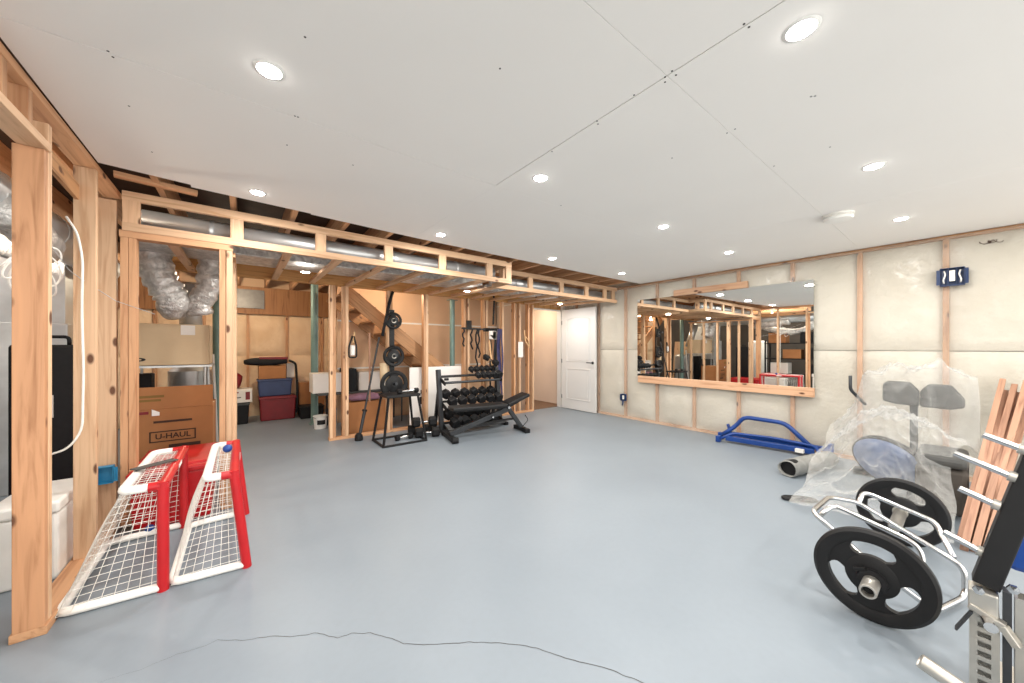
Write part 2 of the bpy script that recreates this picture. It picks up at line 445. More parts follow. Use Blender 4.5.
o2 = MB().box((5.1, 5.98, 2.2), (1.1, 1.1, .02)).build('ceiling_hall', 'drywall'); struct(o2, 'hall ceiling', 'ceiling')

# ------------------------------------------------------------------ open door
dr = sroot('door_1', 'white two-panel interior door standing open by the corner', 'door', (5.40, 5.27, 0))
ang = math.atan2(-.76, .02)
dr.rotation_euler = (0, 0, ang)
MB().box((.44, 0, 1.04), (.88, .035, 2.06)).build('slab', 'doorpaint', dr, bevel=.003)
for z0, z1 in ((.22, .84), (1.0, 1.9)):
    for s in (-1, 1):
        mb = MB(); x0, x1 = .14, .74; y = s*.0185
        P = [(x0,z0),(x1,z0),(x1,z1),(x0,z1)]
        if z0 > .9: P = [(x0,z0),(x1,z0),(x1,z1-.05)]+[(x1-(x1-x0)*k/10, z1-.05+.05*math.sin(PI*k/10)) for k in range(1,10)]+[(x0,z1-.05)]
        mb.tube([(a, y, b) for a, b in P], .009, 6, closed=True)
        c = ((x0+x1)/2, y, (z0+z1-.05*(z0>.9))/2)
        mb.box(c, (x1-x0-.09, .008, z1-z0-.1))
        mb.build('raised_panel', 'doorpaint', dr, smooth=SM)
for s in (-1, 1):
    mb = MB().lathe([(.0,0),(.027,0),(.027,.008*s),(.01,.012*s),(.01,.05*s),(0,.05*s)], 16, 'Y', (.81, s*.0175, .98))
    mb.tube(rounded([(.81, s*.06, .98), (.77, s*.064, .98), (.69, s*.058, .98)], .02), .009, 8)
    mb.build('lever_handle', 'greysteel', dr, smooth=SM)
for z in (.25, 1.0, 1.8):
    MB().tube([(0,-.02,z-.04),(0,-.02,z+.04)], .006, 8).build('hinge', 'greysteel', dr)
fr = sroot('trim_1', 'white door jamb of the hall doorway', 'trim', (5.02, 5.35, 0))
MB().box((.41,.045,1.03), (.02,.12,2.06)).box((-.375,.045,1.03), (.02,.12,2.06)).box((.02,.045,2.07), (.8,.12,.02)).build('jamb', 'doorpaint', fr, bevel=.002)
MB().box((.46,-.0,1.2), (.08,.1,2.4)).build('corner_board', 'drywall', fr)
o = MB().box((5.02, 5.4, 2.22), (.9, .06, .28)).build('trim_2', 'beam'); struct(o, 'yellowish header board above the door', 'header')

# ------------------------------------------------------------------ stud frames
def stud(parent, off, x, y, z0, z1, mat='stud', face='y', name='stud'):
    """face 'y': 38 mm edge across X, 89 mm along Y (wall runs along X); face 'x': the reverse"""
    return lumber(name, (x,y,z0), (x,y,z1), .038 if face == 'y' else .089, .089 if face == 'y' else .038, mat, parent, up=(0,1,0), off=off)

# left partition along the room's left side
o_ = (-.735, 3.0, 0)
lw = sroot('partition_left', 'bare stud partition along left side of the room', 'stud wall', o_)
stud(lw, o_, -.745, 2.53, .038, 2.165, 'stud_brown', 'x'); stud(lw, o_, -.745, 2.572, .038, 2.30, 'stud_pale', 'x')
stud(lw, o_, -.738, 3.195, .038, 2.345, 'stud_pale', 'x'); stud(lw, o_, -.738, 3.62, .038, 2.30, 'stud_pale', 'x')
stud(lw, o_, -.738, 2.36, 2.205, 2.345, 'stud', 'x', 'cripple_stud'); stud(lw, o_, -.738, 1.95, 2.205, 2.345, 'stud', 'x', 'cripple_stud'); stud(lw, o_, -.738, 2.16, 2.205, 2.345, 'stud', 'x', 'cripple_stud')
lumber('header', (-.735, .9, 2.185), (-.735, 2.55, 2.185), .089, .038, 'stud_pale', lw, off=o_)
lumber('top_plate', (-.735, -.6, 2.364), (-.735, 3.72, 2.364), .089, .038, 'stud', lw, off=o_)
lumber('sill_plate', (-.745, 2.51, .019), (-.745, 3.72, .019), .105, .038, 'stud', lw, off=o_)
lumber('top_plate', (-.735, 2.6, 2.19), (-.8, 3.7, 2.19), .02, .089, 'stud_dark', lw, off=o_)

# closet frame under the bulkhead
YS = 3.58
o_ = (-.38, YS, 0)
cf = sroot('closet_frame', 'bare stud frame of closet opening under left end of bulkhead', 'stud wall', o_)
for x, m in ((-.655,'stud'), (-.615,'stud'), (-.126,'stud'), (-.082,'stud_pale')):
    stud(cf, o_, x, YS+.05, .038, 2.05, m)
lumber('header', (-.68, YS+.05, 2.076), (-.06, YS+.05, 2.076), .089, .05, 'stud', cf, off=o_)
lumber('sill_plate', (-.09, YS+.005, .019), (-.09, 5.3, .019), .089, .038, 'stud', cf, off=o_)
lumber('top_plate', (-.09, YS+.1, 2.04), (-.09, 5.3, 2.04), .089, .038, 'stud', cf, off=o_)
for y in (3.92, 4.16, 4.2, 4.48, 4.86, 5.24):
    stud(cf, o_, -.095, y, .038, 2.02, 'stud_pale', 'x')

# bulkhead: a ladder of boards wrapping the ducts, stepping back at its right end
o_ = (1.0, YS, 2.0)
so = sroot('bulkhead_frame', 'bare wooden ladder framed bulkhead boxing the ducts below the ceiling', 'bulkhead', o_)
ZB, ZT = 2.10, 2.375
XS, Y2 = 2.745, 3.94
def ladder(x0, x1, y, blocks):
    lumber('top_plate', (x0, y+.019, ZT-.032), (x1, y+.019, ZT-.032), .038, .064, 'stud_pale', so, off=o_)
    lumber('bottom_plate', (x0, y+.019, ZB+.026), (x1, y+.019, ZB+.026), .038, .058, 'stud_pale', so, off=o_)
    for x in blocks: lumber('block', (x, y+.02, ZB+.054), (x, y+.02, ZT-.063), .085, .036, 'stud_pale', so, up=(0,1,0), off=o_)
ladder(-.665, XS, YS, [-.62, -.035, .565, 1.177, 1.777, 2.408, 2.70])
ladder(XS-.04, 5.46, Y2, [3.38, 4.03, 4.63, 5.12, 5.36])
# return of the step
lumber('top_plate', (XS-.02, YS+.04, ZT-.032), (XS-.02, Y2+.03, ZT-.032), .038, .064, 'stud_pale', so, off=o_)
lumber('bottom_plate', (XS-.02, YS+.04, ZB+.026), (XS-.02, Y2+.03, ZB+.026), .038, .058, 'stud_pale', so, off=o_)
lumber('block', (XS-.02, YS+.18, ZB+.054), (XS-.02, YS+.18, ZT-.063), .036, .085, 'stud_pale', so, up=(0,1,0), off=o_)
for x in (-.45, .32, .73, 1.16, 1.58, 1.99, 2.4):
    lumber('rung', (x, YS+.03, ZB+.02), (x, 5.3, ZB+.05), .064, .038, 'stud_pale', so, off=o_)
for x in (2.8, 3.2, 3.6, 4.0, 4.4, 4.8, 5.2):
    lumber('rung', (x, Y2+.03, ZB+.02), (x, 5.3, ZB+.05), .064, .038, 'stud_pale', so, off=o_)
b = lumber('timber_beam', (-.7, 5.36, 2.21), (4.62, 5.36, 2.21), .09, .15, 'beam')
struct(b, 'yellow laminated timber beam along the top of the back stud partition', 'beam')

t_ = lumber('ceiling_blocking', (-.66, 3.36, 2.4), (-.26, 3.42, 2.4), .06, .03, 'stud'); tag(t_, 'short wood strip at left end of the ceiling board edge', 'board')
# back stud partition
o_ = (2.8, 5.35, 0)
bw = sroot('partition_back', 'bare stud partition in front of the stairs behind the weights', 'stud wall', o_)
for x, m in ((.965,'stud_pale'), (1.003,'stud'), (1.125,'stud'), (1.165,'stud_pale'), (1.745,'stud_pale'), (1.785,'stud'), (2.32,'stud'), (2.36,'stud_pale'),
             (3.05,'stud'), (3.13,'stud_pale'), (3.45,'stud'), (3.51,'stud_pale'), (3.87,'stud_pale'), (4.15,'stud'), (4.28,'stud_pale'), (4.5,'stud'), (4.62,'stud_pale')):
    stud(bw, o_, x, 5.36, .038, 2.135, m)
lumber('sill_plate', (.94, 5.36, .019), (4.64, 5.36, .019), .089, .038, 'stud', bw, off=o_)

# stairs behind: stringers and treads
st = sroot('staircase', 'rough wooden staircase descending behind the back studs', 'stairs', (2.0, 5.9, 0))
def S(p): return Vector(p)-Vector((2.0,5.9,0))
for y in (5.52, 6.42):
    a, c = Vector((1.15, y, 2.12)), Vector((3.25, y, .45))
    lumber('stringer', a, c, .04, .2, 'stud_dark', st, up=(.62,0,.78), off=(2.0,5.9,0))
n = 9
for k in range(n):
    t = (k+.5)/n; p = Vector((1.15, 5.97, 2.16)).lerp(Vector((3.25, 5.97, .49)), t)
    lumber('tread', p+Vector((0,-.43,0)), p+Vector((0,.43,0)), .25, .03, 'plywood', st, off=(2.0,5.9,0))

# ------------------------------------------------------------------ lamps
def make_downlight(loc, label):
    t = thing('recessed_downlight', label, 'ceiling light', loc, 0, 'recessed ceiling lights')
    MB().lathe([(.040,-.001),(.043,-.004),(.053,-.002),(.055,.0),(.040,.0)], 32).build('trim_ring', 'white', t, smooth=SM)
    MB().lathe([(0,-.012),(.02,-.0112),(.034,-.008),(.0415,-.002)], 32).build('lens', 'lens', t, smooth=True)
    return t
def downlamp(loc, w):
    ld = bpy.data.lights.new('downlight_lamp', 'AREA'); ld.shape = 'DISK'; ld.size = .11; ld.energy = w; ld.color = (1, .965, .92); ld.spread = PI
    o = bpy.data.objects.new('downlight_lamp', ld); C.objects.link(o); o.location = (loc[0], loc[1], loc[2]-.018)
rowname = {0: 'nearest row of ceiling lights', 1: 'middle row of ceiling lights', 2: 'far row of ceiling lights along ceiling edge'}
colname = ['leftmost', 'second from left', 'third from left', 'rightmost']
base = None
LX, LY = (.085, 1.54, 3.05, 4.48), (.355, 1.70, 3.15)
for j, y in enumerate(LY):
    for i, x in enumerate(LX):
        yy = y-.06 if (j == 2 and i == 0) else y
        if i == 0 and j == 0: continue
        lab = 'lit white downlight, %s in the %s' % (colname[i], rowname[j])
        if base is None: base = make_downlight((x, yy, CEIL), lab)
        else: dup(base, (x, yy, CEIL), 0, lab)
        downlamp((x, yy, CEIL), DOWNLIGHT_W)
for x in LX: downlamp((x, -1.0, CEIL), DOWNLIGHT_W)
downlamp((LX[0], LY[0], CEIL), DOWNLIGHT_W)
for (x, y), lab in (((.55, 4.45), 'round lit downlight under the bulkhead near the storage opening'), ((2.62, 4.5), 'round lit downlight under the bulkhead above the dumbbell rack'), ((4.8, 4.75), 'round lit downlight under the bulkhead in front of the door')):
    dup(base, (x, y, ZB+.012), 0, lab); 
    MB  # lamp hangs on the ladder rungs
    downlamp((x, y, ZB+.012), DOWNLIGHT_W*.9)
def bulb(loc, w, label, col=(1, .78, .5)):
    t = thing('bare_bulb', label, 'light bulb', loc)
    MB().lathe([(0,.0),(.02,.003),(.03,.02),(.03,.035),(.018,.062),(.013,.075)], 20).build('glass_bulb', 'bulb', t, smooth=True)
    MB().lathe([(.013,.075),(.02,.077),(.022,.11),(.045,.115),(.05,.13),(0,.132)], 20).build('lamp_holder', 'white', t, smooth=SM)
    ld = bpy.data.lights.new('bulb_lamp', 'POINT'); ld.energy = w; ld.color = col; ld.shadow_soft_size = .04
    o = bpy.data.objects.new('bulb_lamp', ld); C.objects.link(o); o.location = (loc[0], loc[1], loc[2]-.06)
bulb((-.1, 6.6, 2.266), 46, 'bare warm bulb on the storage area ceiling', (1, .84, .62))
bulb((1.972, 5.7, 2.266), 22, 'added unseen warm fill bulb beside the stairs behind the timber beam', (1, .84, .62))  # unseen bulb, added to brighten the board wall behind the stairs
bulb((-1.682, 3.6, 2.266), 45, 'bare bulb in the mechanical room beyond the left studs', (1, .9, .76))
bulb((5.1, 5.95, 2.058), 8, 'bare warm bulb in the hall beyond the door', (1, .84, .66))
# smoke detector
t = thing('smoke_detector', 'round white smoke detector on the ceiling near the right wall', 'smoke detector', (3.93, .665, CEIL))
MB().lathe([(0,0),(.1,0),(.1,-.014),(.09,-.018),(.09,-.024)], 32).build('base', 'white', t, smooth=SM)
MB().lathe([(.0,-.02),(.094,-.022),(.098,-.03),(.09,-.046),(.06,-.052),(0,-.053)], 32).build('cover', 'white', t, smooth=SM)

# ------------------------------------------------------------------ mirror and right wall items
t = thing('wall_mirror', 'large frameless wall mirror on the insulated right wall', 'mirror', (5.462, 2.33, .79))
MB().box((0, 0, .655), (.006, 2.38, 1.31)).build('glass', 'mirror', t)
o = lumber('mirror_ledge', (5.445, 1.13, .735), (5.445, 3.49, .735), .045, .11, 'ledge'); tag(o, 'pine board ledge holding up the wall mirror', 'ledge')
o = lumber('mirror_cleat', (5.447, 1.83, 2.14), (5.447, 2.86, 2.14), .04, .09, 'ledge'); tag(o, 'short pine board across the top edge of the wall mirror', 'board')
def elbox(name, label, loc, rz, wy, hz, mat, gangs=1):
    t = thing(name, label, 'electrical box', loc, rz)
    d = .05
    mb = MB()
    mb.box((0, d, 0), (wy, .004, hz))
    for s in (-1, 1):
        mb.box((s*wy/2, d/2, 0), (.004, d, hz)); mb.box((0, d/2, s*hz/2), (wy, d, .004))
    for g in range(1, gangs): mb.box((-wy/2+wy*g/gangs, d/2, 0), (.004, d*.7, hz))
    mb.build('box_shell', mat, t)
    mb = MB()
    for s in (-1, 1): MB().box((s*(wy/2+.012), .006, 0), (.022, .004, hz*.86)).box((s*(wy/2+.012), .0, 0), (.005, .016, hz*.7)).build('mounting_flange', mat, t)
    return t, d
t, d = elbox('tv_outlet_box', 'wide navy blue electrical box high on the insulated right wall', (5.435, .1, 1.965), -PI/2, .15, .17, 'navybox', 3)
t['category'] = 'electrical box'
MB().box((0, .018, .01), (.036, .02, .105)).build('outlet', 'white', t, bevel=.004)
for s in (-1, 1):
    MB().tube(rounded([(s*.05, .01, .06), (s*.04, -.012, .02), (s*.055, -.01, -.03), (s*.05, .012, -.06)], .02), .006, 6).build('cable_tail', 'wire', t, smooth=True)
t, d = elbox('outlet_box', 'small navy electrical box low on the right wall near the door', (5.435, 3.8, .38), -PI/2, .085, .12, 'navybox', 1)
MB().box((0, .016, .0), (.034, .02, .07)).build('receptacle', 'white', t, bevel=.004)
MB().tube(rounded([(.0, .0, -.05), (.012, -.012, -.1), (-.01, -.01, -.14)], .02), .012, 6).build('cable_tail', 'navybox', t, smooth=True)
t, d = elbox('switch_box', 'bright blue electrical box nailed low on the left partition stud', (-.735, 3.585, .42), 0, .075, .11, 'bluebox', 1)
t.location = (-.735, 3.53, .42)
# cable bundle coming out at the top of the right wall
mb = MB()
for k in range(5):
    q = Vector((5.46, -.06-.03*k, 2.25)); pts = [q+Vector((-.012*j*(1-j/8), .012*math.sin(j*1.3+k), .016*math.cos(j*1.1+k*2))) + Vector((0, (k-2)*.02*j/4, 0)) for j in range(7)]
    mb.tube(pts, .003, 5)
o = mb.build('wire_bundle', 'ink', smooth=True); tag(o, 'small dark tangle of wires at the top of the right wall', 'wires')

# ------------------------------------------------------------------ ducts
def duct(name, pts, r, label, mat='galv', rings=True, crumple=0, n=20):
    t = thing(name, label, 'duct', pts[0])
    P = [Vector(p)-Vector(pts[0]) for p in pts]; P = rounded(P, .25, 6) if len(P) > 2 else P
    Q = []
    for a, b in zip(P, P[1:]):
        k = max(1, int((b-a).length/.03)) if crumple else 1
        Q += [a.lerp(b, i/k) for i in range(k)]
    Q.append(P[-1])
    mb = MB(); mb.tube(Q, [r*(1+crumple*(.5*math.sin(i*2.1)+noise.noise(Vector((i*.7, r*50, 0))))) for i in range(len(Q))], n)
    if crumple:
        for v in mb.bm.verts: v.co += Vector((noise.noise(v.co*20), noise.noise(v.co*20+Vector((7,0,0))), noise.noise(v.co*14+Vector((0,9,0)))))*r*.1
    mb.build('duct_pipe', mat, t, smooth=True)
    if rings:
        L = (P[-1]-P[0]).length; dr = (P[-1]-P[0]).normalized(); k = int(L/.75)
        for i in range(k):
            c = P[0]+dr*(.4+.75*i)
            MB().tube([c-dr*.012, c+dr*.012], r+.004, 20).build('seam_band', mat, t, smooth=SM)
    return t
duct('round_duct', [(-.6, 3.82, 2.24), (2.6, 3.82, 2.24)], .085, 'long round galvanised duct inside the bulkhead front')
duct('round_duct', [(2.85, 4.2, 2.25), (5.3, 4.2, 2.25)], .07, 'shorter galvanised duct behind the recessed end of the bulkhead')
mb = MB().box((0,0,0), (3.6, .5, .16)); o = mb.build('main_duct', 'foil', bevel=.01, mw=Matrix.Translation((1.0, 4.6, 2.27))); tag(o, 'flat rectangular metal trunk duct lying across the bulkhead rungs', 'duct')
mb = MB().box((0,0,0), (1.6, .35, .12)); o = mb.build('foil_insulation', 'foil', bevel=.03, mw=Matrix.Translation((3.9, 4.85, 2.25))); tag(o, 'crumpled foil wrap above the rungs near the door', 'foil insulation')
duct('flex_duct', [(-.7, 4.86, 2.3), (-.66, 4.86, 1.98), (-.58, 4.88, 1.82), (-.54, 4.9, 1.70), (-.6, 4.95, 1.66)], .13, 'left silver foil flex duct hanging in the closet above tan box', 'foil', False, .12)
duct('flex_duct', [(-.26, 4.9, 2.22), (-.29, 4.9, 1.88), (-.37, 4.92, 1.74), (-.35, 4.95, 1.63)], .105, 'right silver foil flex duct hanging in the closet above tan box', 'foil', False, .12)
duct('round_duct', [(-.48, 5.3, 2.0), (-.46, 5.5, 1.3)], .1, 'grey metal pipe between the two foil ducts in the closet', 'galv', False)
duct('round_duct', [(-1.05, 2.0, 2.1), (-1.15, 5.5, 2.1)], .13, 'big round duct near the ceiling beyond the left partition', 'galv')
duct('flex_duct', [(-.98, 3.0, 2.0), (-1.0, 3.6, 1.93), (-1.15, 4.0, 1.95), (-1.7, 4.0, 2.1)], .09, 'silver flex duct sagging behind the left partition studs', 'foil', False, .1)
duct('flex_duct', [(-2.1, 2.6, 2.15), (-1.75, 2.8, 1.75), (-1.6, 3.3, 1.72), (-1.5, 4.1, 2.05)], .09, 'foil flex duct looping low in the mechanical room', 'foil', False, .1)

# ------------------------------------------------------------------ boxes and bins
def carton(label, loc, size, mat, rz=0, flaps=False, name='cardboard_box', group=None):
    t = thing(name, label, 'box', loc, rz, group); sx, sy, sz = size
    MB().box((0,0,sz/2), size).build('body', mat, t, bevel=.006)
    if flaps:
        MB().bar((-sx/2, -sy/2, sz), (sx/2, -sy/2, sz+.0), .004, .24, (0,0,1)).xf(Matrix.Translation((0,0,.1))).build('flap', mat, t)
    else:
        MB().box((0,0,sz+.001), (sx*.99, .05, .001)).build('tape', 'cardtan', t)
    return t
uh = carton('large brown moving carton in the closet behind the hockey nets', (-.53, 4.75, 0), (.6, .5, .72), 'card')
MB().box((0, -.252, .82), (.6, .004, .2)).build('open_flap', 'card', uh)
def mwp(x, y, z): return Matrix.Translation((x, y, z)) @ FACE_SOUTH
text_mesh('U-HAUL', .066, 'printed_lettering', 'ink', uh, mwp(.02, -.2525, .465), .001)
mb = MB()
for a in ((0,.045),(0,-.045)): mb.box((.02, -.2515, .465+a[1]), (.31, .002, .01))
for s in (-1, 1): mb.box((.02+s*.152, -.2515, .465), (.01, .002, .1))
mb.build('lettering_border', 'ink', uh)
MB().box((-.16,-.2545,.835), (.24,.001,.022)).build('printed_line', 'inkolive', uh); MB().box((-.17,-.2545,.8), (.22,.001,.02)).build('printed_line', 'inkolive', uh)
MB().box((.02,-.2515,.6), (.26,.001,.02)).build('printed_line', 'ink', uh); MB().box((.1,-.2515,.37), (.22,.001,.03)).build('printed_line', 'ink', uh)
MB().prism([(-.12,-.2545,.66),(-.07,-.2545,.66),(-.07,-.2545,.69),(-.12,-.2545,.72)], (0,-.001,0)).build('sticker', 'white', uh)
MB().box((-.2,-.2545,.69), (.12,.001,.025)).build('printed_mark', 'darkred', uh)
# shelf-hung tan carton
tn = carton('big tan carton on a wire shelf above the brown moving carton', (-.57, 5.2, 1.1), (.58, .5, .42), 'cardtan')
MB().box((.12,-.2515,.36), (.11,.001,.1)).build('sticker', 'cardwhite', tn)
mb = MB().lathe([(.012,0),(.03,0),(.03,.001),(.012,.001)], 20, 'Y', (0,0,0), True); mb.xf(Matrix.Translation((-.235,-.2525,.06)) @ Matrix.Diagonal((1.6,1,.6,1))); mb.build('printed_mark', 'inkblack', tn)
t = thing('wire_shelf', 'steel shelf under the tan carton in the closet', 'shelf', (-.57, 5.2, 0))
MB().box((0,0,1.085), (.62,.5,.02)).build('shelf_board', 'galv', t)
for sx_ in (-.29, .25):
    for sy_ in (-.22, .22): MB().tube([(sx_, sy_, 0), (sx_, sy_, 1.09)], .012, 8).build('leg', 'galv', t)
t = thing('steel_canister', 'dull grey metal tank standing under the tan carton', 'tank', (-.5, 5.75, 0))
MB().lathe([(0,0),(.19,0),(.2,.02),(.2,1.0),(.15,1.05),(0,1.06)], 28).build('tank_body', 'galv', t, smooth=SM)
o = MB().box((0,0,.5), (.16, .2, 1.0)).build('black_cabinet', 'rubber', bevel=.01, mw=Matrix.Translation((-.85, 5.4, 0))); tag(o, 'black upright cabinet behind the brown moving carton', 'cabinet')
for k, (xx, lab) in enumerate(((-.31, 'white leaning stick left of its pair in the closet'), (-.26, 'white leaning stick right of its pair in the closet'))):
    o = MB().bar((xx-.02, 5.5, 1.2), (xx+.03, 5.4, 0), .02, .02).build('white_stick', 'white'); tag(o, lab, 'stick')
def steel_post(x, y, label, r=.045, z1=2.13):
    t = thing('steel_post', label, 'post', (x, y, 0))
    MB().tube([(0,0,.01),(0,0,z1-.01)], r, 18).build('column', 'greenpost', t, smooth=SM)
    MB().box((0,0,.005), (.16,.16,.01)).build('base_plate', 'greenpost', t); MB().box((0,0,z1-.005), (.16,.12,.01)).build('cap_plate', 'greenpost', t)
steel_post(-.235, 5.6, 'grey green steel post at the back of the closet', .055, 2.4)
steel_post(.96, 6.7, 'grey green steel post in the storage area beside the white box', .055, 2.4)
steel_post(2.97, 5.62, 'grey green steel post behind the dumbbell rack')

def tote(label, loc, size, mat, lidmat, name='storage_tote', rz=0):
    t = thing(name, label, 'tote', loc, rz); sx, sy, sz = size
    k = .9; A = [(-sx/2*k,-sy/2*k,0),(sx/2*k,-sy/2*k,0),(sx/2*k,sy/2*k,0),(-sx/2*k,sy/2*k,0)]; B = [(-sx/2*.96,-sy/2*.96,sz*.9),(sx/2*.96,-sy/2*.96,sz*.9),(sx/2*.96,sy/2*.96,sz*.9),(-sx/2*.96,sy/2*.96,sz*.9)]
    MB().raw(A+B, [(0,3,2,1),(4,5,6,7),(0,1,5,4),(1,2,6,5),(2,3,7,6),(3,0,4,7)]).build('body', mat, t, bevel=.02)
    MB().box((0,0,sz*.93), (sx,sy,sz*.1)).box((0,0,sz*.98), (sx*.86,sy*.82,sz*.06)).build('lid', lidmat, t, bevel=.012)
    return t
tote('dark red storage tote at the bottom of the storage area stack', (.5, 7.62, 0), (.56, .42, .42), 'darkred', 'darkred')
tote('slate blue storage tote stacked on the dark red tote', (.46, 7.62, .425), (.52, .4, .3), 'bluetote', 'bluetote')
carton('small brown carton stacked on the blue tote', (.42, 7.62, .73), (.4, .34, .23), 'card')
# black bag and flat things on top
def blob(name, label, cat, loc, size, mat, rz=0, amp=.18, sub=24, sq=3.0):
    def fn(u, v):
        a = 2*PI*u; b = PI*(v-.5)
        def sp(x, p): return math.copysign(abs(x)**(2/p), x)
        x = sp(math.cos(b), sq)*sp(math.cos(a), sq); y = sp(math.cos(b), sq)*sp(math.sin(a), sq); z = sp(math.sin(b), sq)
        p = Vector((x*size[0]/2, y*size[1]/2, z*size[2]/2))
        n = noise.fractal(Vector((p.x*8, p.y*8, p.z*8+loc[0]*5)), 1, 2, 3)
        p = p*(1+amp*n); p.z = max(p.z, -size[2]/2)
        return p+Vector((0,0,size[2]/2))
    mb = MB().grid(fn, sub, sub//2); bmesh.ops.remove_doubles(mb.bm, verts=mb.bm.verts[:], dist=1e-4)
    o = mb.build(name, mat, smooth=True); o.location = loc; o.rotation_euler = (0,0,rz); tag(o, label, cat); return o
blob('duffel_bag', 'black duffel bag lying on the brown carton in the storage area', 'bag', (.34, 7.58, .965), (.66, .3, .13), 'cloth_black')
carton('flat reddish game box on the black duffel bag', (.44, 7.58, 1.07), (.42, .25, .04), 'darkred')
o = MB().tube(rounded([(.66,7.42,1.05),(.76,7.4,1.0),(.79,7.42,.6),(.78,7.45,.1)], .1), .02, 8).build('hanging_strap', 'cloth_black', smooth=True); tag(o, 'black strap drooping beside the stacked totes', 'strap')
carton('white paper carton tucked right of the small brown carton', (.7, 7.7, .73), (.12, .2, .26), 'cardwhite')
tote('black bin on the storage floor left of the red tote', (-.16, 7.55, 0), (.52, .42, .36), 'rubber', 'greypad')
wc = carton('white printed carton on the black bin in the storage area', (-.08, 7.5, .365), (.42, .32, .22), 'cardwhite')
MB().tube([(-.06+.055*math.cos(a*.5),-.1615,.1+.035*math.sin(a*.5)) for a in range(2,11)], .006, 6).tube([(-.02,-.1615,.085),(.06,-.1615,.09)], .008, 6).build('printed_mark', 'inkblack', wc)
MB().box((.15,-.1615,.11), (.06,.001,.13)).box((-.03,-.1615,.17), (.12,.001,.02)).build('printed_mark', 'darkred', wc)
blob('red_bag', 'red cloth bag on the white printed carton', 'bag', (-.16, 7.5, .59), (.3, .24, .28), 'darkred', amp=.25)
carton('brown carton on the storage floor right of the red tote', (1.05, 7.75, .0), (.42, .3, .62), 'card')
tote('black bin right of the red tote in the storage area', (1.0, 7.4, 0), (.4, .36, .22), 'rubber', 'rubber')
t = thing('bucket', 'small white plastic bucket at the storage opening', 'bucket', (.98, 6.28, 0))
MB().lathe([(0,0),(.085,0),(.1,.19),(.106,.19),(.106,.2),(.096,.2),(.08,.01),(0,.01)], 24).build('pail', 'white', t, smooth=SM)
MB().tube([(-.106,0,.19)]+[(-.106*math.cos(PI*k/8), -.09*math.sin(PI*k/8), .19-.03*math.sin(PI*k/8)) for k in range(1,8)]+[(.106,0,.19)], .003, 6).build('bail_handle', 'greysteel', t, smooth=True)
MB().grid(lambda u, v: Vector((.1*math.sin(-.6+1.2*u), -.1*math.cos(-.6+1.2*u)+.004*v-.001, .07+.07*v)), 8, 2).build('label', 'inkblack', t)
t = thing('folding_table', 'long table with white cartons behind the back studs', 'table', (1.6, 6.22, 0))
MB().box((0,0,.56), (1.4,.5,.03)).build('tabletop', 'greypad', t, bevel=.005)
for a in (-.5,.6):
    for c_ in (-.2,.2): MB().tube([(a,c_,0),(a,c_,.55)], .015, 8).build('leg', 'greysteel', t)
carton('white carton at left end of the long table', (1.05, 6.2, .58), (.42, .34, .3), 'cardwhite')
carton('black carton between two white cartons on the long table', (1.37, 6.2, .58), (.19, .34, .36), 'rubber')
carton('white carton on the long table behind the leaning barbell', (1.72, 6.2, .58), (.44, .34, .3), 'cardwhite')
carton('big brown carton on the floor below the long table', (1.55, 5.72, 0), (.62, .3, .46), 'card')
blob('cloth_bundle', 'mauve cloth bundle on the big brown carton', 'cloth', (1.5, 5.72, .465), (.5, .26, .11), 'purple')
o = MB().box((0,0,.48), (1.02,.015,.96)).build('leaning_wallboard', 'drywall', mw=Matrix.Translation((2.62, 5.43, 0))); tag(o, 'white board leaning upright behind the dumbbell rack', 'board')
for k,(xx,zz) in enumerate(((2.3,.42),(2.3,.56))):
    MB().box((xx-2.62,-.009,zz), (.02 if k else .05,.004,.06 if k else .12)).build('slot', 'rubber' if not k else 'greypad', o)

# ------------------------------------------------------------------ mechanical room clutter
def cooler(label, loc, size):
    t = thing('foam_cooler', label, 'cooler', loc); sx, sy, sz = size
    MB().box((0,0,sz*.42), (sx*.95,sy*.95,sz*.84)).build('body', 'white', t, bevel=.015); MB().box((0,0,sz*.92), (sx,sy,sz*.14)).build('lid', 'white', t, bevel=.012)
cooler('white foam cooler seen between the left partition studs', (-.93, 3.3, 0), (.26, .5, .44))
cooler('white foam cooler beyond the doorway at the left edge', (-1.05, 2.25, 0), (.42, .5, .6))
tote('red lidded bin behind the white cooler in the mechanical room', (-1.5, 3.55, 0), (.4, .6, .52), 'red', 'red')
t = thing('storage_shelf', 'dark metal shelf unit in the mechanical room', 'shelf', (-1.75, 3.0, 0))
for z in (.5, .95, 1.4): MB().box((0,0,z), (.45,1.5,.025)).build('shelf_board', 'rubber', t)
for a in (-.21,.21):
    for c_ in (-.73,.73): MB().box((a,c_,.75), (.035,.035,1.5)).build('leg', 'rubber', t)
for k, (yy, zz, sz, mt, lab) in enumerate(((2.6,.965,.3,'rubber','black bin on upper shelf of the dark shelf unit'),(3.1,.965,.26,'card','brown carton on upper shelf of the dark shelf unit'),(2.55,.515,.3,'rubber','black carton on lower shelf of the dark shelf unit'),(3.4,.515,.32,'cardwhite','white carton on lower shelf of the dark shelf unit'),(2.7,1.415,.3,'cloth_black','black carton on top of the dark shelf unit'),(3.45,1.415,.3,'card','brown carton on top of the dark shelf unit'))):
    carton(lab, (-1.75, yy, zz), (.36, .42, sz), mt)
t = thing('furnace', 'grey sheet metal furnace in the mechanical room', 'furnace', (-1.55, 5.4, 0))
MB().box((0,0,.75), (.55,.7,1.5)).build('cabinet', 'galv', t, bevel=.008); MB().box((0,0,1.8), (.5,.62,.6)).build('plenum', 'galv', t, bevel=.005)
MB().box((.28,0,.5), (.012,.6,.8)).build('access_panel', 'greypad', t, bevel=.004)
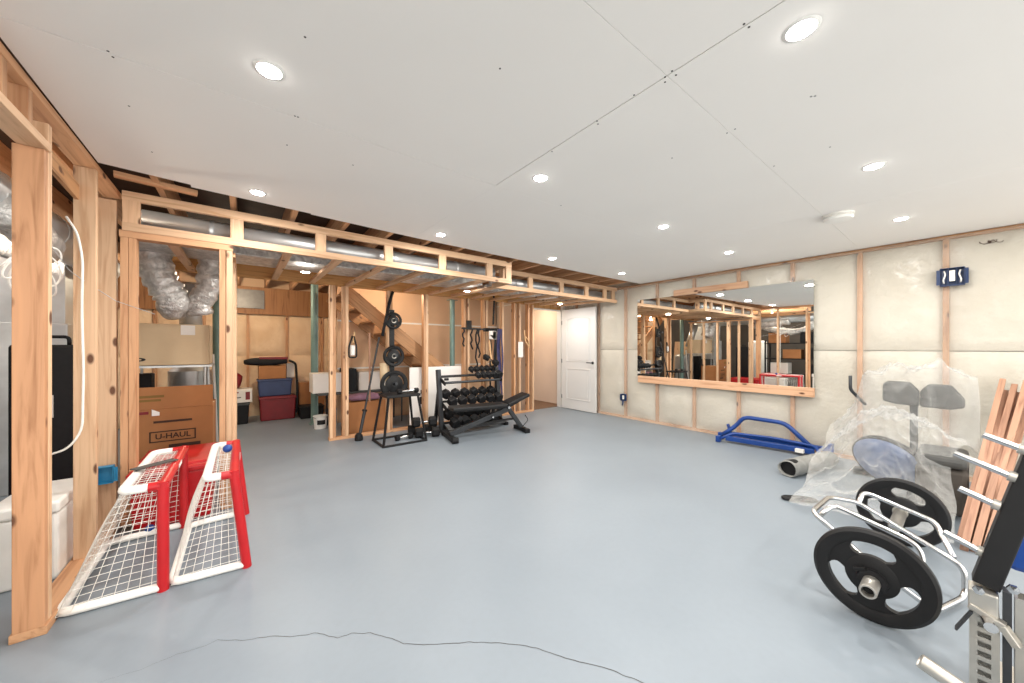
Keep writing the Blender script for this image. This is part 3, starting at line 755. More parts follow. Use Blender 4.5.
t = thing('water_heater', 'tall white cylinder water heater in the mechanical room', 'water heater', (-2.4, 4.2, 0))
MB().lathe([(0,0),(.24,0),(.25,.03),(.25,1.45),(.2,1.5),(0,1.5)], 32).build('tank', 'white', t, smooth=SM); MB().tube([(0,0,1.5),(0,0,2.3)], .05, 16).build('flue', 'galv', t, smooth=SM)
o = lumber('wooden_board', (-2.0, 6.6, 0), (-2.2, 6.6, 1.5), .5, .02, 'stud_pale', up=(1,0,.1)); tag(o, 'wide pale wooden board leaning in the mechanical room', 'board')
t = thing('tall_black_case', 'tall black case with white label between left partition studs', 'case', (-1.12, 4.15, 0))
MB().box((0,0,.65), (.3,.34,1.3)).build('case_body', 'rubber', t, bevel=.02)
MB().box((.0,-.172,.86), (.1,.004,.16)).build('label_sticker', 'cardwhite', t)
MB().tube(rounded([(-.08,0,1.3),(-.08,0,1.36),(.08,0,1.36),(.08,0,1.3)], .03), .012, 8).build('carry_handle', 'rubber', t, smooth=True)
# white cable stapled to the stud
cz = 3.145
o = MB().tube(rounded([(-.8,cz,2.03),(-.76,cz,1.95),(-.738,cz,1.8),(-.742,cz,1.5),(-.735,cz,1.15),(-.74,cz,.8),(-.79,cz,.70),(-.88,cz+.05,.665),(-.98,cz+.1,.64)], .08), .0055, 8).build('electrical_cable', 'wire', smooth=True)
tag(o, 'white electrical cable running down the second partition stud', 'cable')
mb = MB(); 
for k in range(3):
    mb.tube([( -.9+.06*math.cos(a*.175+k)+.01*k, 2.95+.09*math.sin(a*.175+k*2)+.005*a, 1.66+.05*k+.08*math.cos(a*.22+k)) for a in range(48)], .0045, 6)
o = mb.build('cable_loops', 'wire', smooth=True); tag(o, 'white cable loops hanging behind the left partition', 'cable')
o = MB().tube([(-.8,2.72,1.9),(-.78,3.1,1.72),(-.745,3.14,1.68),(-.69,3.56,1.6),(-.5,3.57,1.52)], .002, 6).build('control_wire', 'galv', smooth=True); tag(o, 'thin grey wire strung across the partition studs', 'cable')

# ------------------------------------------------------------------ hockey nets
def hockey_net(label, loc, H, Wd, Dt, Db, lean, rz=0):
    """opening faces +X; posts at local x=0 (y=0 and y=Wd); base runs back to -Db, top to -Dt"""
    t = thing('hockey_net', label, 'hockey goal', loc, rz, 'toy hockey nets'); r = .021
    F = lambda y, z: Vector((-lean*z/H, y, z))
    for y in (r, Wd-r): MB().tube([F(y,.0), F(y,H)], r*1.15, 14).build('post', 'red', t, smooth=SM)
    MB().tube([F(0,H-r), F(Wd,H-r)], r*1.15, 14).build('crossbar', 'red', t, smooth=SM)
    MB().box(F(Wd/2,H-r)+Vector((r*1.18,0,0)), (.002,.12,.02)).build('sticker', 'white', t)
    tf = -lean
    for y in (r, Wd-r): MB().tube([(tf-.01,y,H-r),(tf-.055,y,H-r)], r*1.1, 12).build('corner_sleeve', 'red', t, smooth=SM)
    MB().tube(rounded([(tf-.05,r,H-r),(tf-Dt,r,H-r),(tf-Dt,Wd-r,H-r),(tf-.05,Wd-r,H-r)], .05), r, 12).build('top_frame', 'white', t, smooth=True)
    MB().tube(rounded([(-.01,r,r),(-Db,r+.03,r),(-Db,Wd-r-.03,r),(-.01,Wd-r,r)], .05), r, 12).build('base_frame', 'white', t, smooth=True)
    # netting: back (top rear edge to base rear edge) and the two ends
    mb = MB(); rr = .0014
    def quad(a, b, c, d, nu, nv, sag):
        def P(u, v):
            p = (a*(1-u)+b*u)*(1-v)+(d*(1-u)+c*u)*v
            nrm = (b-a).cross(d-a).normalized()
            j = Vector((noise.noise(Vector((u*nu, v*nv, 1))), noise.noise(Vector((u*nu, v*nv, 5))), noise.noise(Vector((u*nu, v*nv, 9)))))*.014
            return p+nrm*sag*math.sin(PI*u)*math.sin(PI*v)+j*min(1, 8*u*(1-u)+8*v*(1-v))
        for i in range(nu+1): mb.tube([P(i/nu, j/nv) for j in range(nv+1)], rr, 4, False)
        for j in range(nv+1): mb.tube([P(i/nu, j/nv) for i in range(nu+1)], rr, 4, False)
    z1, z0 = H-r, r
    bt0, bt1 = Vector((tf-Dt,r,z1)), Vector((tf-Dt,Wd-r,z1)); bb0, bb1 = Vector((-Db,r,z0)), Vector((-Db,Wd-r,z0))
    f0, f1 = Vector((-lean,r,z1)), Vector((-lean,Wd-r,z1)); g0, g1_ = Vector((0,r,z0)), Vector((0,Wd-r,z0))
    nw = int(Wd/.04); nh = int(H/.036)
    quad(bb0, bb1, bt1, bt0, nw, nh, -.03)
    quad(f0, f1, bt1, bt0, nw, max(3, int(Dt/.036)), .015)
    quad(g0, bb0, bt0, f0, 8, nh, .02); quad(g1_, bb1, bt1, f1, 8, nh, -.02)
    mb.build('netting', 'net', t, smooth=True, fix=False)
    MB().lathe([(0,-.026),(.014,-.023),(.024,-.012),(.027,0),(.024,.012),(.014,.023),(0,.026)], 16, 'X').build('blue_cap', 'blue', t, smooth=SM)
    return t
def cap(t, loc):
    c = [o for o in t.children if o.name.startswith('blue_cap')][0]; c.location = loc
n1 = hockey_net('red and white hockey net nearest the left partition', (-.332, 2.57, 0), .575, .86, .15, .36, .0)
cap(n1, (-.17, .835, .045))
n2 = hockey_net('red and white hockey net standing farther from the left partition', (.02, 2.55, 0), .575, .86, .12, .32, .06)
cap(n2, (-.1, .5, .598))
for n_, yy in ((n1, .42),): 
    MB().bar((-.16, yy-.1, .585), (.0, yy+.02, .585), .06, .006).build('grey_strap', 'greypad', n_)
tote('red plastic tote lying behind the two hockey nets', (-.4, 3.85, 0), (.46, .75, .42), 'red', 'red')

# ------------------------------------------------------------------ free weights
def hex_head(mb, x, r, w):
    a0 = PI/6
    for (s, rr, w0, w1) in ((0, r, -w/2, w/2),):
        P = [[(x+h, k*math.cos(a0+PI/3*i), k*math.sin(a0+PI/3*i)) for i in range(6)] for h, k in ((w0, r*.82), (w0+w*.16, r), (w1-w*.16, r), (w1, r*.82))]
        V = [p for ring in P for p in ring]
        F = [(5,4,3,2,1,0), (18,19,20,21,22,23)]
        for q in range(3):
            for i in range(6): F.append((q*6+i, q*6+(i+1) % 6, (q+1)*6+(i+1) % 6, (q+1)*6+i))
        mb.raw(V, F)
def make_dumbbell(label, r, w, grip, loc, rot, group):
    t = thing('dumbbell', label, 'dumbbell', loc, 0, group); t.rotation_euler = rot
    for s in (-1, 1):
        mb = MB(); hex_head(mb, s*(grip/2+w/2), r, w); mb.build('hex_head', 'rubber', t, bevel=.003)
    MB().tube([(-grip/2,0,0),(-grip*.3,0,0),(0,0,0),(grip*.3,0,0),(grip/2,0,0)], [.013,.0145,.017,.0145,.013], 12).build('handle', 'chrome', t, smooth=SM)
    return t
# rack
RX0, RX1, RY = 2.38, 3.46, 4.86
t = thing('dumbbell_rack', 'black three-tier dumbbell rack against the back studs', 'rack', (2.92, RY, 0))
for s, nm in ((-.54, 'l'), (.54, 'r')):
    MB().bar((s, -.02, .03), (s, .1, .94), .06, .07, (0,1,0)).build('upright', 'greysteel', t, bevel=.004)
    MB().bar((s, .22, .03), (s, .08, .62), .05, .04, (0,1,0)).build('rear_strut', 'black', t, bevel=.004)
    MB().bar((s, -.22, .025), (s, .3, .025), .06, .05).build('foot', 'black', t, bevel=.004)
tiers = [(.11, -.08), (.43, -.03), (.81, .04)]
for z, y in tiers:
    for dy, dz in ((-.1, -.03), (.1, .05)):
        MB().bar((-.52, y+dy, z+dz-.035), (.52, y+dy, z+dz-.035), .05, .03, (0,.35,1)).build('tier_rail', 'greysteel' if dy < 0 else 'black', t, bevel=.003)
    for s in (-1, 1): MB().bar((s*.52, y-.14, z-.08), (s*.52, y+.14, z+.035), .05, .02, (1,0,0)).build('tier_bracket', 'black', t, bevel=.003)
for s in (-.54,):
    MB().tube([(s+.03,-.06,.8),(s+.09,-.06,.8)], .02, 12).build('knob', 'black', t, smooth=SM)
tilt = math.atan2(.08, .2)
counts = [('bottom', 5, .088, .125), ('middle', 6, .078, .115), ('top', 5, .06, .1)]
ords = ['first', 'second', 'third', 'fourth', 'fifth', 'sixth']
for (nm, cnt, r, w), (z, y) in zip(counts, tiers):
    pr = None
    for k in range(cnt):
        if nm == 'top': xx = .08+k*.103
        else: xx = -.42+k*(.84/(cnt-1)) if nm == 'middle' else -.40+k*.17
        wx = 2.92+xx; loc = (wx, RY+y, z+.01+r*.95); 
        lab = 'black hex dumbbell, %s from the left on the %s tier of the rack' % (ords[k], nm)
        rr = r if nm != 'top' else r*(.84+.06*k)
        if pr is None or True:
            d = make_dumbbell(lab, rr, w, .12, loc, (0,0,0), 'dumbbells on the rack')
            d.rotation_euler = Euler((tilt, 0, PI/2), 'XYZ')
            d.matrix_basis = Matrix.Translation(loc) @ Matrix.Rotation(tilt, 4, 'X') @ Matrix.Rotation(PI/2, 4, 'Z')
d = make_dumbbell('black hex dumbbell lying on top of the top tier dumbbells', .055, .1, .12, (3.32, RY+.04, 1.03), (0,0,0), 'dumbbells on the rack')
d.matrix_basis = Matrix.Translation((3.33, RY+.06, 1.07)) @ Matrix.Rotation(tilt, 4, 'X') @ Matrix.Rotation(PI/2+.25, 4, 'Z')

# adjustable bench
ba = math.atan2(4.2-4.41, 3.41-2.29)
t = thing('weight_bench', 'black adjustable weight bench in front of the dumbbell rack', 'bench', (2.29, 4.41, 0), ba)
MB().box((0, 0, .035), (.07, .52, .06)).build('front_foot', 'black', t, bevel=.006)
MB().box((1.14, 0, .035), (.07, .36, .06)).build('rear_foot', 'black', t, bevel=.006)
for s in (-1,1):
    MB().tube([(-.04, s*.25,.04),(.04, s*.25,.04)], .04, 12).build('wheel', 'rubber', t, smooth=SM); 
    MB().box((1.14, s*.18,.03), (.085,.03,.06)).build('foot_cap', 'rubber', t, bevel=.005)
MB().bar((.0,0,.07), (.92,0,.36), .06, .07).build('main_beam', 'greysteel', t, bevel=.005)
MB().bar((1.13,0,.06), (.9,0,.38), .06, .06, (1,0,0)).build('rear_leg', 'greysteel', t, bevel=.005)
MB().bar((.3,0,.16), (1.0,0,.2), .03, .03).build('brace', 'black', t, bevel=.003)
MB().box((.43,0,.425), (.84,.27,.055)).build('back_pad', 'vinyl', t, bevel=.018)
MB().bar((.08,0,.385),(.84,0,.385), .05, .03).build('pad_frame', 'black', t)
MB().bar((.86,0,.43), (1.22,0,.56), .25, .055).build('seat_pad', 'vinyl', t, bevel=.018)
MB().bar((.86,0,.36), (1.1,0,.47), .05, .03).build('seat_frame', 'black', t)
MB().tube([(.9,-.06,.38),(.9,.06,.38)], .02, 12).tube([(.62,-.03,.27),(.62,-.1,.27)], .014, 10).build('pivot_pin', 'chrome', t, smooth=SM)
mb = MB().tube(rounded([(1.15,-.02,.07),(1.25,-.02,.16),(1.19,-.02,.24)], .04), .006, 8).build('pull_handle', 'rubber', t, smooth=True)
MB().tube([(.12,.12,.30),(.12,-.12,.30)], .03, 12).build('foam_roller', 'rubber', t, smooth=SM)

# plyo stand
t = thing('exercise_stand', 'black steel step stand holding a weight plate and dumbbell', 'stand', (1.71, 4.76, 0))
B = [(-.29,-.23),(.29,-.23),(.29,.23),(-.29,.23)]; T = [(-.2,-.15),(.2,-.15),(.2,.15),(-.2,.15)]
for (a, c_), (e, g_) in zip(B, T): MB().bar((a,c_,.0), (e,g_,.62), .026, .026).build('leg', 'black', t, bevel=.003)
for k in range(4):
    MB().bar((*B[k],.014), (*B[(k+1)%4],.014), .026, .026).build('base_bar', 'black', t, bevel=.003)
MB().box((0,0,.635), (.46,.36,.035)).build('platform', 'black', t, bevel=.006); MB().box((0,0,.655), (.42,.32,.006)).build('grip_mat', 'rubber', t)
# weight plates
def weight_plate(label, R, th, loc, mw, spokes=3, hub='brushed', mat='platerub', group=None, name='weight_plate', hubf=.44):
    """axis along local X; grip openings between the spokes"""
    t = thing(name, label, 'weight plate', loc, 0, group); t.matrix_basis = Matrix.Translation(loc) @ mw
    ri, rh = R*.73, R*hubf; n = 96
    mb = MB()
    hh = th/2
    # rim ring (rounded)
    mb.lathe([(ri,-hh*.75),(ri+.012,-hh),(R-.012,-hh),(R,-hh*.55),(R,hh*.55),(R-.012,hh),(ri+.012,hh),(ri,hh*.75)], n, 'X', close=True)
    mb.lathe([(.026,-hh*.9),(rh-.01,-hh*.8),(rh,-hh*.55),(rh,hh*.55),(rh-.01,hh*.8),(.026,hh*.9)], 64, 'X', close=True)
    # broad spokes bridging hub and rim
    half = PI/spokes*.58
    for s in range(spokes):
        a0 = PI/2+2*PI*s/spokes
        inner, outer = [], []; q = 14
        for j in range(q+1):
            u = -1+2*j/q
            inner.append((rh*.92, a0+u*half*1.75*.62)); outer.append((ri*1.03, a0+u*half))
        V = []; 
        rows = 9
        for sx_ in (-1, 1):
            for i in range(rows):
                w_ = i/(rows-1)
                for j in range(q+1):
                    u = -1+2*j/q
                    hw = half*(1.05-.42*math.sin(PI*min(1, w_*1.0))*1.0+.06*w_)
                    rad = rh*.9+(ri*1.04-rh*.9)*w_
                    an = a0+u*hw
                    V.append((sx_*hh*.62, rad*math.cos(an), rad*math.sin(an)))
        N = rows*(q+1); Fc = []
        for i in range(rows-1):
            for j in range(q):
                k = i*(q+1)+j
                Fc.append((k, k+1, k+q+2, k+q+1)); Fc.append((N+k, N+k+q+1, N+k+q+2, N+k+1))
            for j in (0, q):
                k = i*(q+1)+j; Fc.append((k, k+q+1, N+k+q+1, N+k))
        mb.raw(V, Fc)
    mb.build('rubber_plate', mat, t, smooth=SM)
    if hub: MB().lathe([(.0255,-hh),(.036,-hh*1.02),(.036,hh*1.02),(.0255,hh)], 32, 'X', close=True).build('hub_ring', hub, t, smooth=SM)
    return t
AX = Vector((3.42-2.288, .21-.278, 0)).normalized(); az = math.atan2(AX.y, AX.x)
RotA = Matrix.Rotation(az, 4, 'Z')
# plate leaning on the stand, plates on the stud
weight_plate('big black weight plate on the lowest peg behind the step stand', .205, .045, (1.79, 5.21, .735), Matrix.Rotation(PI/2, 4, 'Z'), hub='greysteel', hubf=.62)
d = make_dumbbell('small black dumbbell lying on the step stand', .035, .06, .18, (1.79, 4.66, .69), (0,0,0), None); d.rotation_euler = (0,0,.05)
make_dumbbell('light dumbbell on the floor under the step stand', .045, .06, .13, (1.78, 4.78, .04), (0,0,.04), None)
hp = make_dumbbell('black hex dumbbell at the bottom left of the pile by the stand', .075, .11, .12, (2.1, 4.72, .066), (0,0,-.35), 'dumbbells piled beside the stand')
dup(hp, (2.08, 4.95, .066), -.35, 'black hex dumbbell at the back of the pile by the stand')
dup(hp, (2.1, 4.83, .2), -.3, 'black hex dumbbell on top of the pile by the stand')
t = thing('plate_holder', 'black vertical plate hanger screwed to a back stud', 'plate holder', (1.79, 5.31, .9))
MB().box((0,0,.35), (.075,.012,1.2)).build('back_plate', 'black', t, bevel=.003)
for z in (-.17, .245, .775): MB().tube([(0,0,z),(0,-.2,z+.02)], .022, 14).build('peg', 'greysteel', t, smooth=SM)
weight_plate('black weight plate on the upper peg of the plate hanger', .125, .04, (1.79, 5.24, 1.68), Matrix.Rotation(PI/2, 4, 'Z'), hub='brushed', hubf=.62)
weight_plate('black weight plate on the lower peg of the plate hanger', .155, .05, (1.79, 5.23, 1.152), Matrix.Rotation(PI/2, 4, 'Z'), hub='brushed', hubf=.62)
o = MB().tube(rounded([(1.80,5.3,2.12),(1.74,5.27,1.95),(1.68,5.25,1.7),(1.63,5.25,1.45)], .1), .022, 8).build('resistance_band', 'cloth_black', smooth=True); tag(o, 'black resistance band hanging from the beam by the plate hanger', 'band')
o = MB().tube([(1.66,5.29,1.05),(1.67,5.29,.78)], .06, 12).build('paper_roll', 'cardtan', smooth=SM); tag(o, 'tan paper roll hanging by the lower weight plate', 'roll')
# barbells leaning on the studs
def barbell(label, a, b):
    t = thing('barbell', label, 'barbell', a, 0, 'bars leaning on the back studs'); a = Vector(a); d = Vector(b)-a; L = d.length; d.normalize()
    MB().tube([d*.42, d*(L-.02)], .014, 12).build('shaft', 'greysteel', t, smooth=SM)
    MB().tube([d*.1, d*.40], .022, 14).build('sleeve', 'greysteel', t, smooth=SM); MB().tube([d*.395, d*.425], .036, 14).build('collar', 'black', t, smooth=SM)
    MB().lathe([(0,0),(.05,0),(.055,.02),(.05,.07),(.03,.1),(0,.1)], 18).build('rubber_foot', 'rubber', t, smooth=SM)
barbell('long barbell leaning on the back studs with rubber foot on floor', (1.27, 5.12, 0), (1.60, 5.29, 1.45))
o = MB().tube([(1.52,5.5,0.47),(1.52,5.5,1.5)], .014, 8).build('wooden_pole', 'plank'); tag(o, 'thin wooden pole standing behind the leaning barbell', 'pole')

# hanging items on the back studs
t = thing('strap_hanger', 'black wall hook rack with exercise straps and chains', 'hook rack', (3.13, 5.305, 1.55))
MB().box((0,0,.12), (.1,.015,.16)).bar((-.16,-.03,.06),(.3,-.06,.05), .03,.03).build('hook_bar', 'black', t)
for k, (xx, L) in enumerate(((-.14,.3),(.02,.35),(.12,.7),(.17,.5))):
    MB().tube([(xx+.02*math.sin(i*1.9+k), -.05-.01*math.cos(i), .05-L*i/7) for i in range(8)], .014, 6).build('strap', 'cloth_black', t, smooth=True)
MB().box((.13,-.05,-.68), (.06,.03,.16)).build('grip_handle', 'rubber', t, bevel=.008)
t = thing('band_hanger', 'wall hook holding long black and navy resistance bands', 'hook rack', (3.58, 5.31, 1.6))
MB().box((0,0,0), (.3,.02,.06)).bar((-.1,0,.02),(-.1,-.12,.02), .02,.02).bar((.1,0,.02),(.1,-.12,.02),.02,.02).build('hook_bar', 'black', t)
MB().box((-.06,-.16,-.1), (.15,.02,.15)).build('white_pouch', 'cardwhite', t, bevel=.005)
for k, (xx, L, m, w_) in enumerate(((-.06,1.2,'cloth_black',.05),(.04,1.25,'cloth_black',.06),(.13,1.3,'navyband',.09),(.2,1.28,'navyband',.05))):
    MB().grid(lambda u, v, xx=xx, L=L, w_=w_: Vector((xx+(u-.5)*w_, -.1-.02*math.sin(v*9+xx*20)+.02*u, .02-L*v)), 3, 16).build('band', m, t, smooth=True, fix=False)
    s_ = t.children[-1].modifiers.new('solid', 'SOLIDIFY'); s_.thickness = .012
MB().tube([(.05,-.02,.1),(.07,-.02,.5),(.06,-.02,.62)], .018, 8).build('rod', 'black', t, smooth=SM)
t = thing('tan_strap_hook', 'tan rope and white tag on a right hand back stud', 'strap', (4.36, 5.3, 1.3))
MB().box((-.09,-.01,-.06), (.12,.012,.3)).build('tag', 'cardwhite', t, bevel=.003)
MB().tube(rounded([(.0,-.01,.32),(.02,-.02,.1),(.12,-.03,-.02),(.1,-.03,.12),(.0,-.02,.2)], .04), .012, 8).build('rope', 'rope', t, smooth=True)
t = thing('carabiner_tag', 'pale handle hanging on a stud by the leaning barbell', 'handle', (1.23, 5.3, 1.24))
MB().tube(rounded([(0,0,.2),(-.05,-.02,.05),(-.05,-.02,-.1),(.05,-.02,-.1),(.05,-.02,.05),(.02,0,.2)], .03), .012, 8).build('loop', 'black', t, smooth=True)
MB().tube([(0,-.02,-.07),(0,-.02,.07)], .032, 12).build('grip', 'white', t, smooth=SM)
MB().tube([(.01,0,.1),(.03,0,.26)], .012, 8).build('rope', 'rope', t, smooth=SM)
o = MB().tube(rounded([(3.34,4.9,.98),(3.38,5.0,1.15),(3.42,5.1,1.4)], .1), .014, 8).build('wooden_stick', 'rope', smooth=True); tag(o, 'tan wooden handle sticking up from the top tier of the rack', 'handle')

# ------------------------------------------------------------------ hex bar with two plates
hx = thing('trap_bar', 'chrome hexagonal trap bar loaded with two plates', 'barbell', (2.86, .273, 0))
def hxp(*p): return [Vector(k)-Vector((2.86, .273, 0)) for k in p]
MB().tube(rounded(hxp((2.5,.53,.37),(2.83,.52,.37),(3.0,.42,.33),(2.88,.012,.174),(2.875,.012,.03),(2.6,.1,.03),(2.46,.273,.2)), .05, closed=True), .0125, 12, closed=True).build('hex_frame', 'chrome', hx, smooth=True)
MB().tube(rounded(hxp((3.0,.415,.32),(3.15,.41,.36),(3.09,.117,.3),(3.07,.095,.25),(2.93,.05,.19)), .05), .0125, 12).build('raised_handle', 'chrome', hx, smooth=True)
MB().tube(rounded(hxp((2.52,.5,.355),(2.6,.46,.41),(2.66,.15,.3),(2.62,.11,.05)), .05), .0125, 12).build('raised_handle', 'chrome', hx, smooth=True)
MB().tube(hxp((2.95,.275,.262),(3.12,.275,.2)), .0125, 12).build('end_strut', 'chrome', hx, smooth=True)
MB().lathe([(.0,-.4),(.02,-.4),(.02,-.66),(.022,-.672),(.028,-.672),(.03,-.665),(.03,-.4),(.0,-.398)], 28, 'X', (0,0,.2)).build('sleeve', 'brushed', hx, smooth=SM)
MB().lathe([(0,-.64),(.0195,-.64),(.0195,-.41),(0,-.41)], 24, 'X', (0,0,.2)).build('sleeve_bore_shade', 'rubber', hx)  # black plug stands in for the shade inside the hollow sleeve end
MB().lathe([(.0,.26),(.03,.26),(.03,.62),(.026,.63),(0,.63)], 28, 'X', (0,0,.2)).build('sleeve', 'brushed', hx, smooth=SM)
pl = weight_plate('large black three-grip plate on the near end of the trap bar', .21, .045, (2.345, .278, .21), Matrix.Rotation(PI+.02, 4, 'X'), group='plates on the trap bar')
pl2 = copy_tree(pl); pl2.matrix_basis = Matrix.Translation((3.407, .273, .21)) @ Matrix.Rotation(PI+.3, 4, 'X'); pl2['label'] = 'large black three-grip plate on the far end of the trap bar'
t = thing('spring_collar', 'black clamp collar on the near sleeve of the trap bar', 'collar', (2.31, .273, .2))
MB().lathe([(.031,-.018),(.05,-.015),(.054,0),(.05,.012),(.031,.014)], 10, 'X', close=True).build('clamp', 'rubber', t)
MB().bar((0,.02,.045),(0,.06,.03), .02,.02).build('lever', 'black', t, bevel=.003)

# ------------------------------------------------------------------ blue frame and canvas hose
t = thing('blue_steel_frame', 'blue tubular steel frame lying along the foot of right wall', 'frame', (5.3, 1.6, 0))
def bl(*p): return [Vector(q)-Vector((5.3,1.6,0)) for q in p]
MB().tube(rounded(bl((5.28,2.1,.06),(5.36,1.95,.2),(5.38,1.86,.34),(5.38,1.40,.335),(5.34,1.14,.1)), .08), .027, 12).build('upper_bow', 'blue', t, smooth=True)
MB().bar(*bl((5.18,2.0,.06),(5.3,1.1,.06)), .06, .06).build('lower_beam', 'blue', t, bevel=.006)
MB().bar(*bl((5.36,2.08,.09),(5.42,.98,.09)), .05, .05).build('rear_beam', 'blue', t, bevel=.006)
MB().tube(rounded(bl((5.12,2.06,.04),(5.22,1.93,.13),(5.3,1.5,.14),(5.34,1.1,.12),(5.2,1.02,.05)), .06), .018, 10).build('brace', 'blue', t, smooth=True)
for p in ((5.29,2.11,.06),(5.12,2.07,.045),(5.42,.98,.11)):
    MB().box(bl(p)[0], (.07,.05,.1 if p[1] < 1.5 else .08)).build('end_bracket', 'blue', t, bevel=.005)
MB().box(bl((5.245,1.22,.06))[0]+Vector((-.02,0,.0)), (.05,.08,.04)).build('sticker', 'white', t)
MB().bar(*bl((5.34,1.98,.03),(5.34,2.04,.22)), .06,.02).build('gusset', 'blue', t, bevel=.004)
a, b_ = Vector((4.28, 1.1, .085)), Vector((5.05, .92, .085))
t = thing('canvas_hose', 'grey canvas tube with open dark end on the floor', 'tube', (4.28, 1.1, 0))
Q = [(a.lerp(b_, i/22)-Vector((4.28,1.1,0))) for i in range(23)]
mb = MB().tube(Q, [.085*(1+.06*math.sin(i*1.9)*(i > 2)) for i in range(23)], 20, False)
for v in mb.bm.verts: v.co.z = max(.003, v.co.z*.92+.012*noise.noise(v.co*12)); 
o = mb.build('hose_body', 'greyhose', t, smooth=True, fix=False); s_ = o.modifiers.new('solid', 'SOLIDIFY'); s_.thickness = .008
mb = MB().tube([Q[1], Q[4]], [.074,.07], 20); o = mb.build('dark_plug', 'rubber', t, smooth=SM)  # dark capped plug set just inside the open end

# ------------------------------------------------------------------ wrapped exercise machine
mo = Vector((4.55, .3, 0))
t = thing('wrapped_exercise_machine', 'exercise machine with grey pads wrapped under clear plastic', 'exercise machine', mo)
def mm(p): return Vector(p)-mo
F_ = Vector((-.95, -.3, 0)).normalized()
for P in ([(.50,.78),(.50,.93),(.47,.965),(.33,.965),(.272,.89),(.272,.75),(.42,.755)], [(.268,.75),(.268,.89),(.22,.955),(.09,.955),(.02,.84),(.02,.77),(.10,.745)]):
    MB().prism([mm((4.8,y,z)) for y, z in P], (.07,0,0)).build('back_pad', 'greypad', t, bevel=.015)
MB().bar(mm((4.93,.31,.05)), mm((4.9,.31,.88)), .05, .05).build('column', 'greysteel', t, bevel=.005)
MB().bar(mm((3.95,.25,.06)), mm((5.1,.32,.06)), .08, .08).build('base_beam', 'black', t, bevel=.005)
MB().bar(mm((4.95,.72,.04)), mm((4.95,.02,.04)), .07, .06).build('rear_foot', 'black', t, bevel=.005)
MB().bar(mm((4.25,.16,.06)), mm((4.25,.16,.4)), .07, .07).build('seat_post', 'black', t)
MB().box(mm((4.4,.13,.42)), (.5,.26,.08)).build('seat_pad', 'greypad', t, bevel=.03)
MB().box(mm((4.4,.13,.2)), (.46,.26,.34)).build('weight_shroud', 'dark', t, bevel=.03)
MB().lathe([(0,-.05),(.2,-.05),(.24,-.02),(.24,.02),(.2,.05),(0,.05)], 36, 'X').xf(Matrix.Translation(mm((4.42,.42,.29))) @ Matrix.Rotation(-.5, 4, 'Y') @ Matrix.Rotation(-.35, 4, 'Z')).build('blue_disc_pad', 'bluepad', t, smooth=SM)
MB().lathe([(.235,-.02),(.25,-.02),(.25,.02),(.235,.02)], 36, 'X', (0,0,0), True).xf(Matrix.Translation(mm((4.42,.42,.29))) @ Matrix.Rotation(-.5, 4, 'Y') @ Matrix.Rotation(-.35, 4, 'Z')).build('disc_rim', 'rubber', t, smooth=SM)
MB().tube(rounded([mm((4.85,.62,.72)), mm((4.8,.72,.86)), mm((4.8,.72,1.0))], .03), .014, 8).build('handle', 'greysteel', t, smooth=True)
# plastic sheet over it
sup = [((4.84,.5),1.0,.2),((4.84,.27),1.0,.2),((4.84,.04),1.0,.2),((4.42,.5),.57,.34),((4.42,.35),.6,.34),((4.4,.12),.5,.3),((4.1,.25),.2,.5),((4.9,.7),.5,.4)]
def sheet(u, v):
    x = 3.45+1.9*u; y0 = .06-.12*min(1, max(0, (x-4.2)/.5)); y = y0+(.88-y0)*v
    x += .05*noise.noise(Vector((x*2, y*3, 3))); y += .04*noise.noise(Vector((x*3, y*2, 8)))
    z = 0; acc = 0
    for (sx_, sy_), h, w in sup:
        d = math.hypot((x-sx_), (y-sy_)); dd = max(0, d-.1)
        k = h*math.exp(-(dd/w)**1.35)
        acc += k**6
    z = acc**(1/6)
    n = noise.fractal(Vector((x*4, y*4, 2)), 1, 2, 4); rg = abs(noise.noise(Vector((x*5+y*4, y*6-x*2, 7))))
    edge = min(1, 6*min(u, 1-u, v, 1-v))
    rg2 = abs(noise.noise(Vector((x*11-y*7, y*9+x*4, 3)))); z = z+.015+(.04*n+.07*(1-rg)**4+.035*(1-rg2)**5)*min(1, .5+z)*(.3+.7*edge)
    return Vector((x, y, max(.004, z)))-mo
def sheet_b(u, v):
    p = sheet(u, v)+mo
    if p.z < .06:
        e = min(1, 5*min(u, v, 1-v)); 
        p.z = max(.004, p.z)
    return p-mo
MB().grid(sheet, 190, 120).build('plastic_sheet', 'sheet', t, smooth=True, fix=False)
blob('black_cloth_edge', 'black edge of a folded mat poking out below the plastic', 'mat', (3.7, .86, .0), (.1, .26, .03), 'rubber', .7)

# ------------------------------------------------------------------ leaning planks
bx0 = [(3.60,.02,0),(3.62,-.022,0),(3.64,-.064,0),(3.74,.034,.1),(3.75,-.006,.07),(3.76,-.046,.12)]
names = ['leftmost front', 'middle front', 'right front', 'left back', 'middle back', 'right back']
for k, (x, y, e) in enumerate(bx0):
    a = Vector((x, y, .014)); b_ = Vector((5.36, y-.215-.02*(k%3), .88+e-.012*(k%3)))
    o = lumber('wooden_plank', a, b_, .034, .06, 'plank', up=(0,-.1,1), bevel=.002)
    tag(o, 'reddish wooden plank leaning at the right edge, %s of the bundle' % names[k], 'plank', 'planks leaning by the right wall')

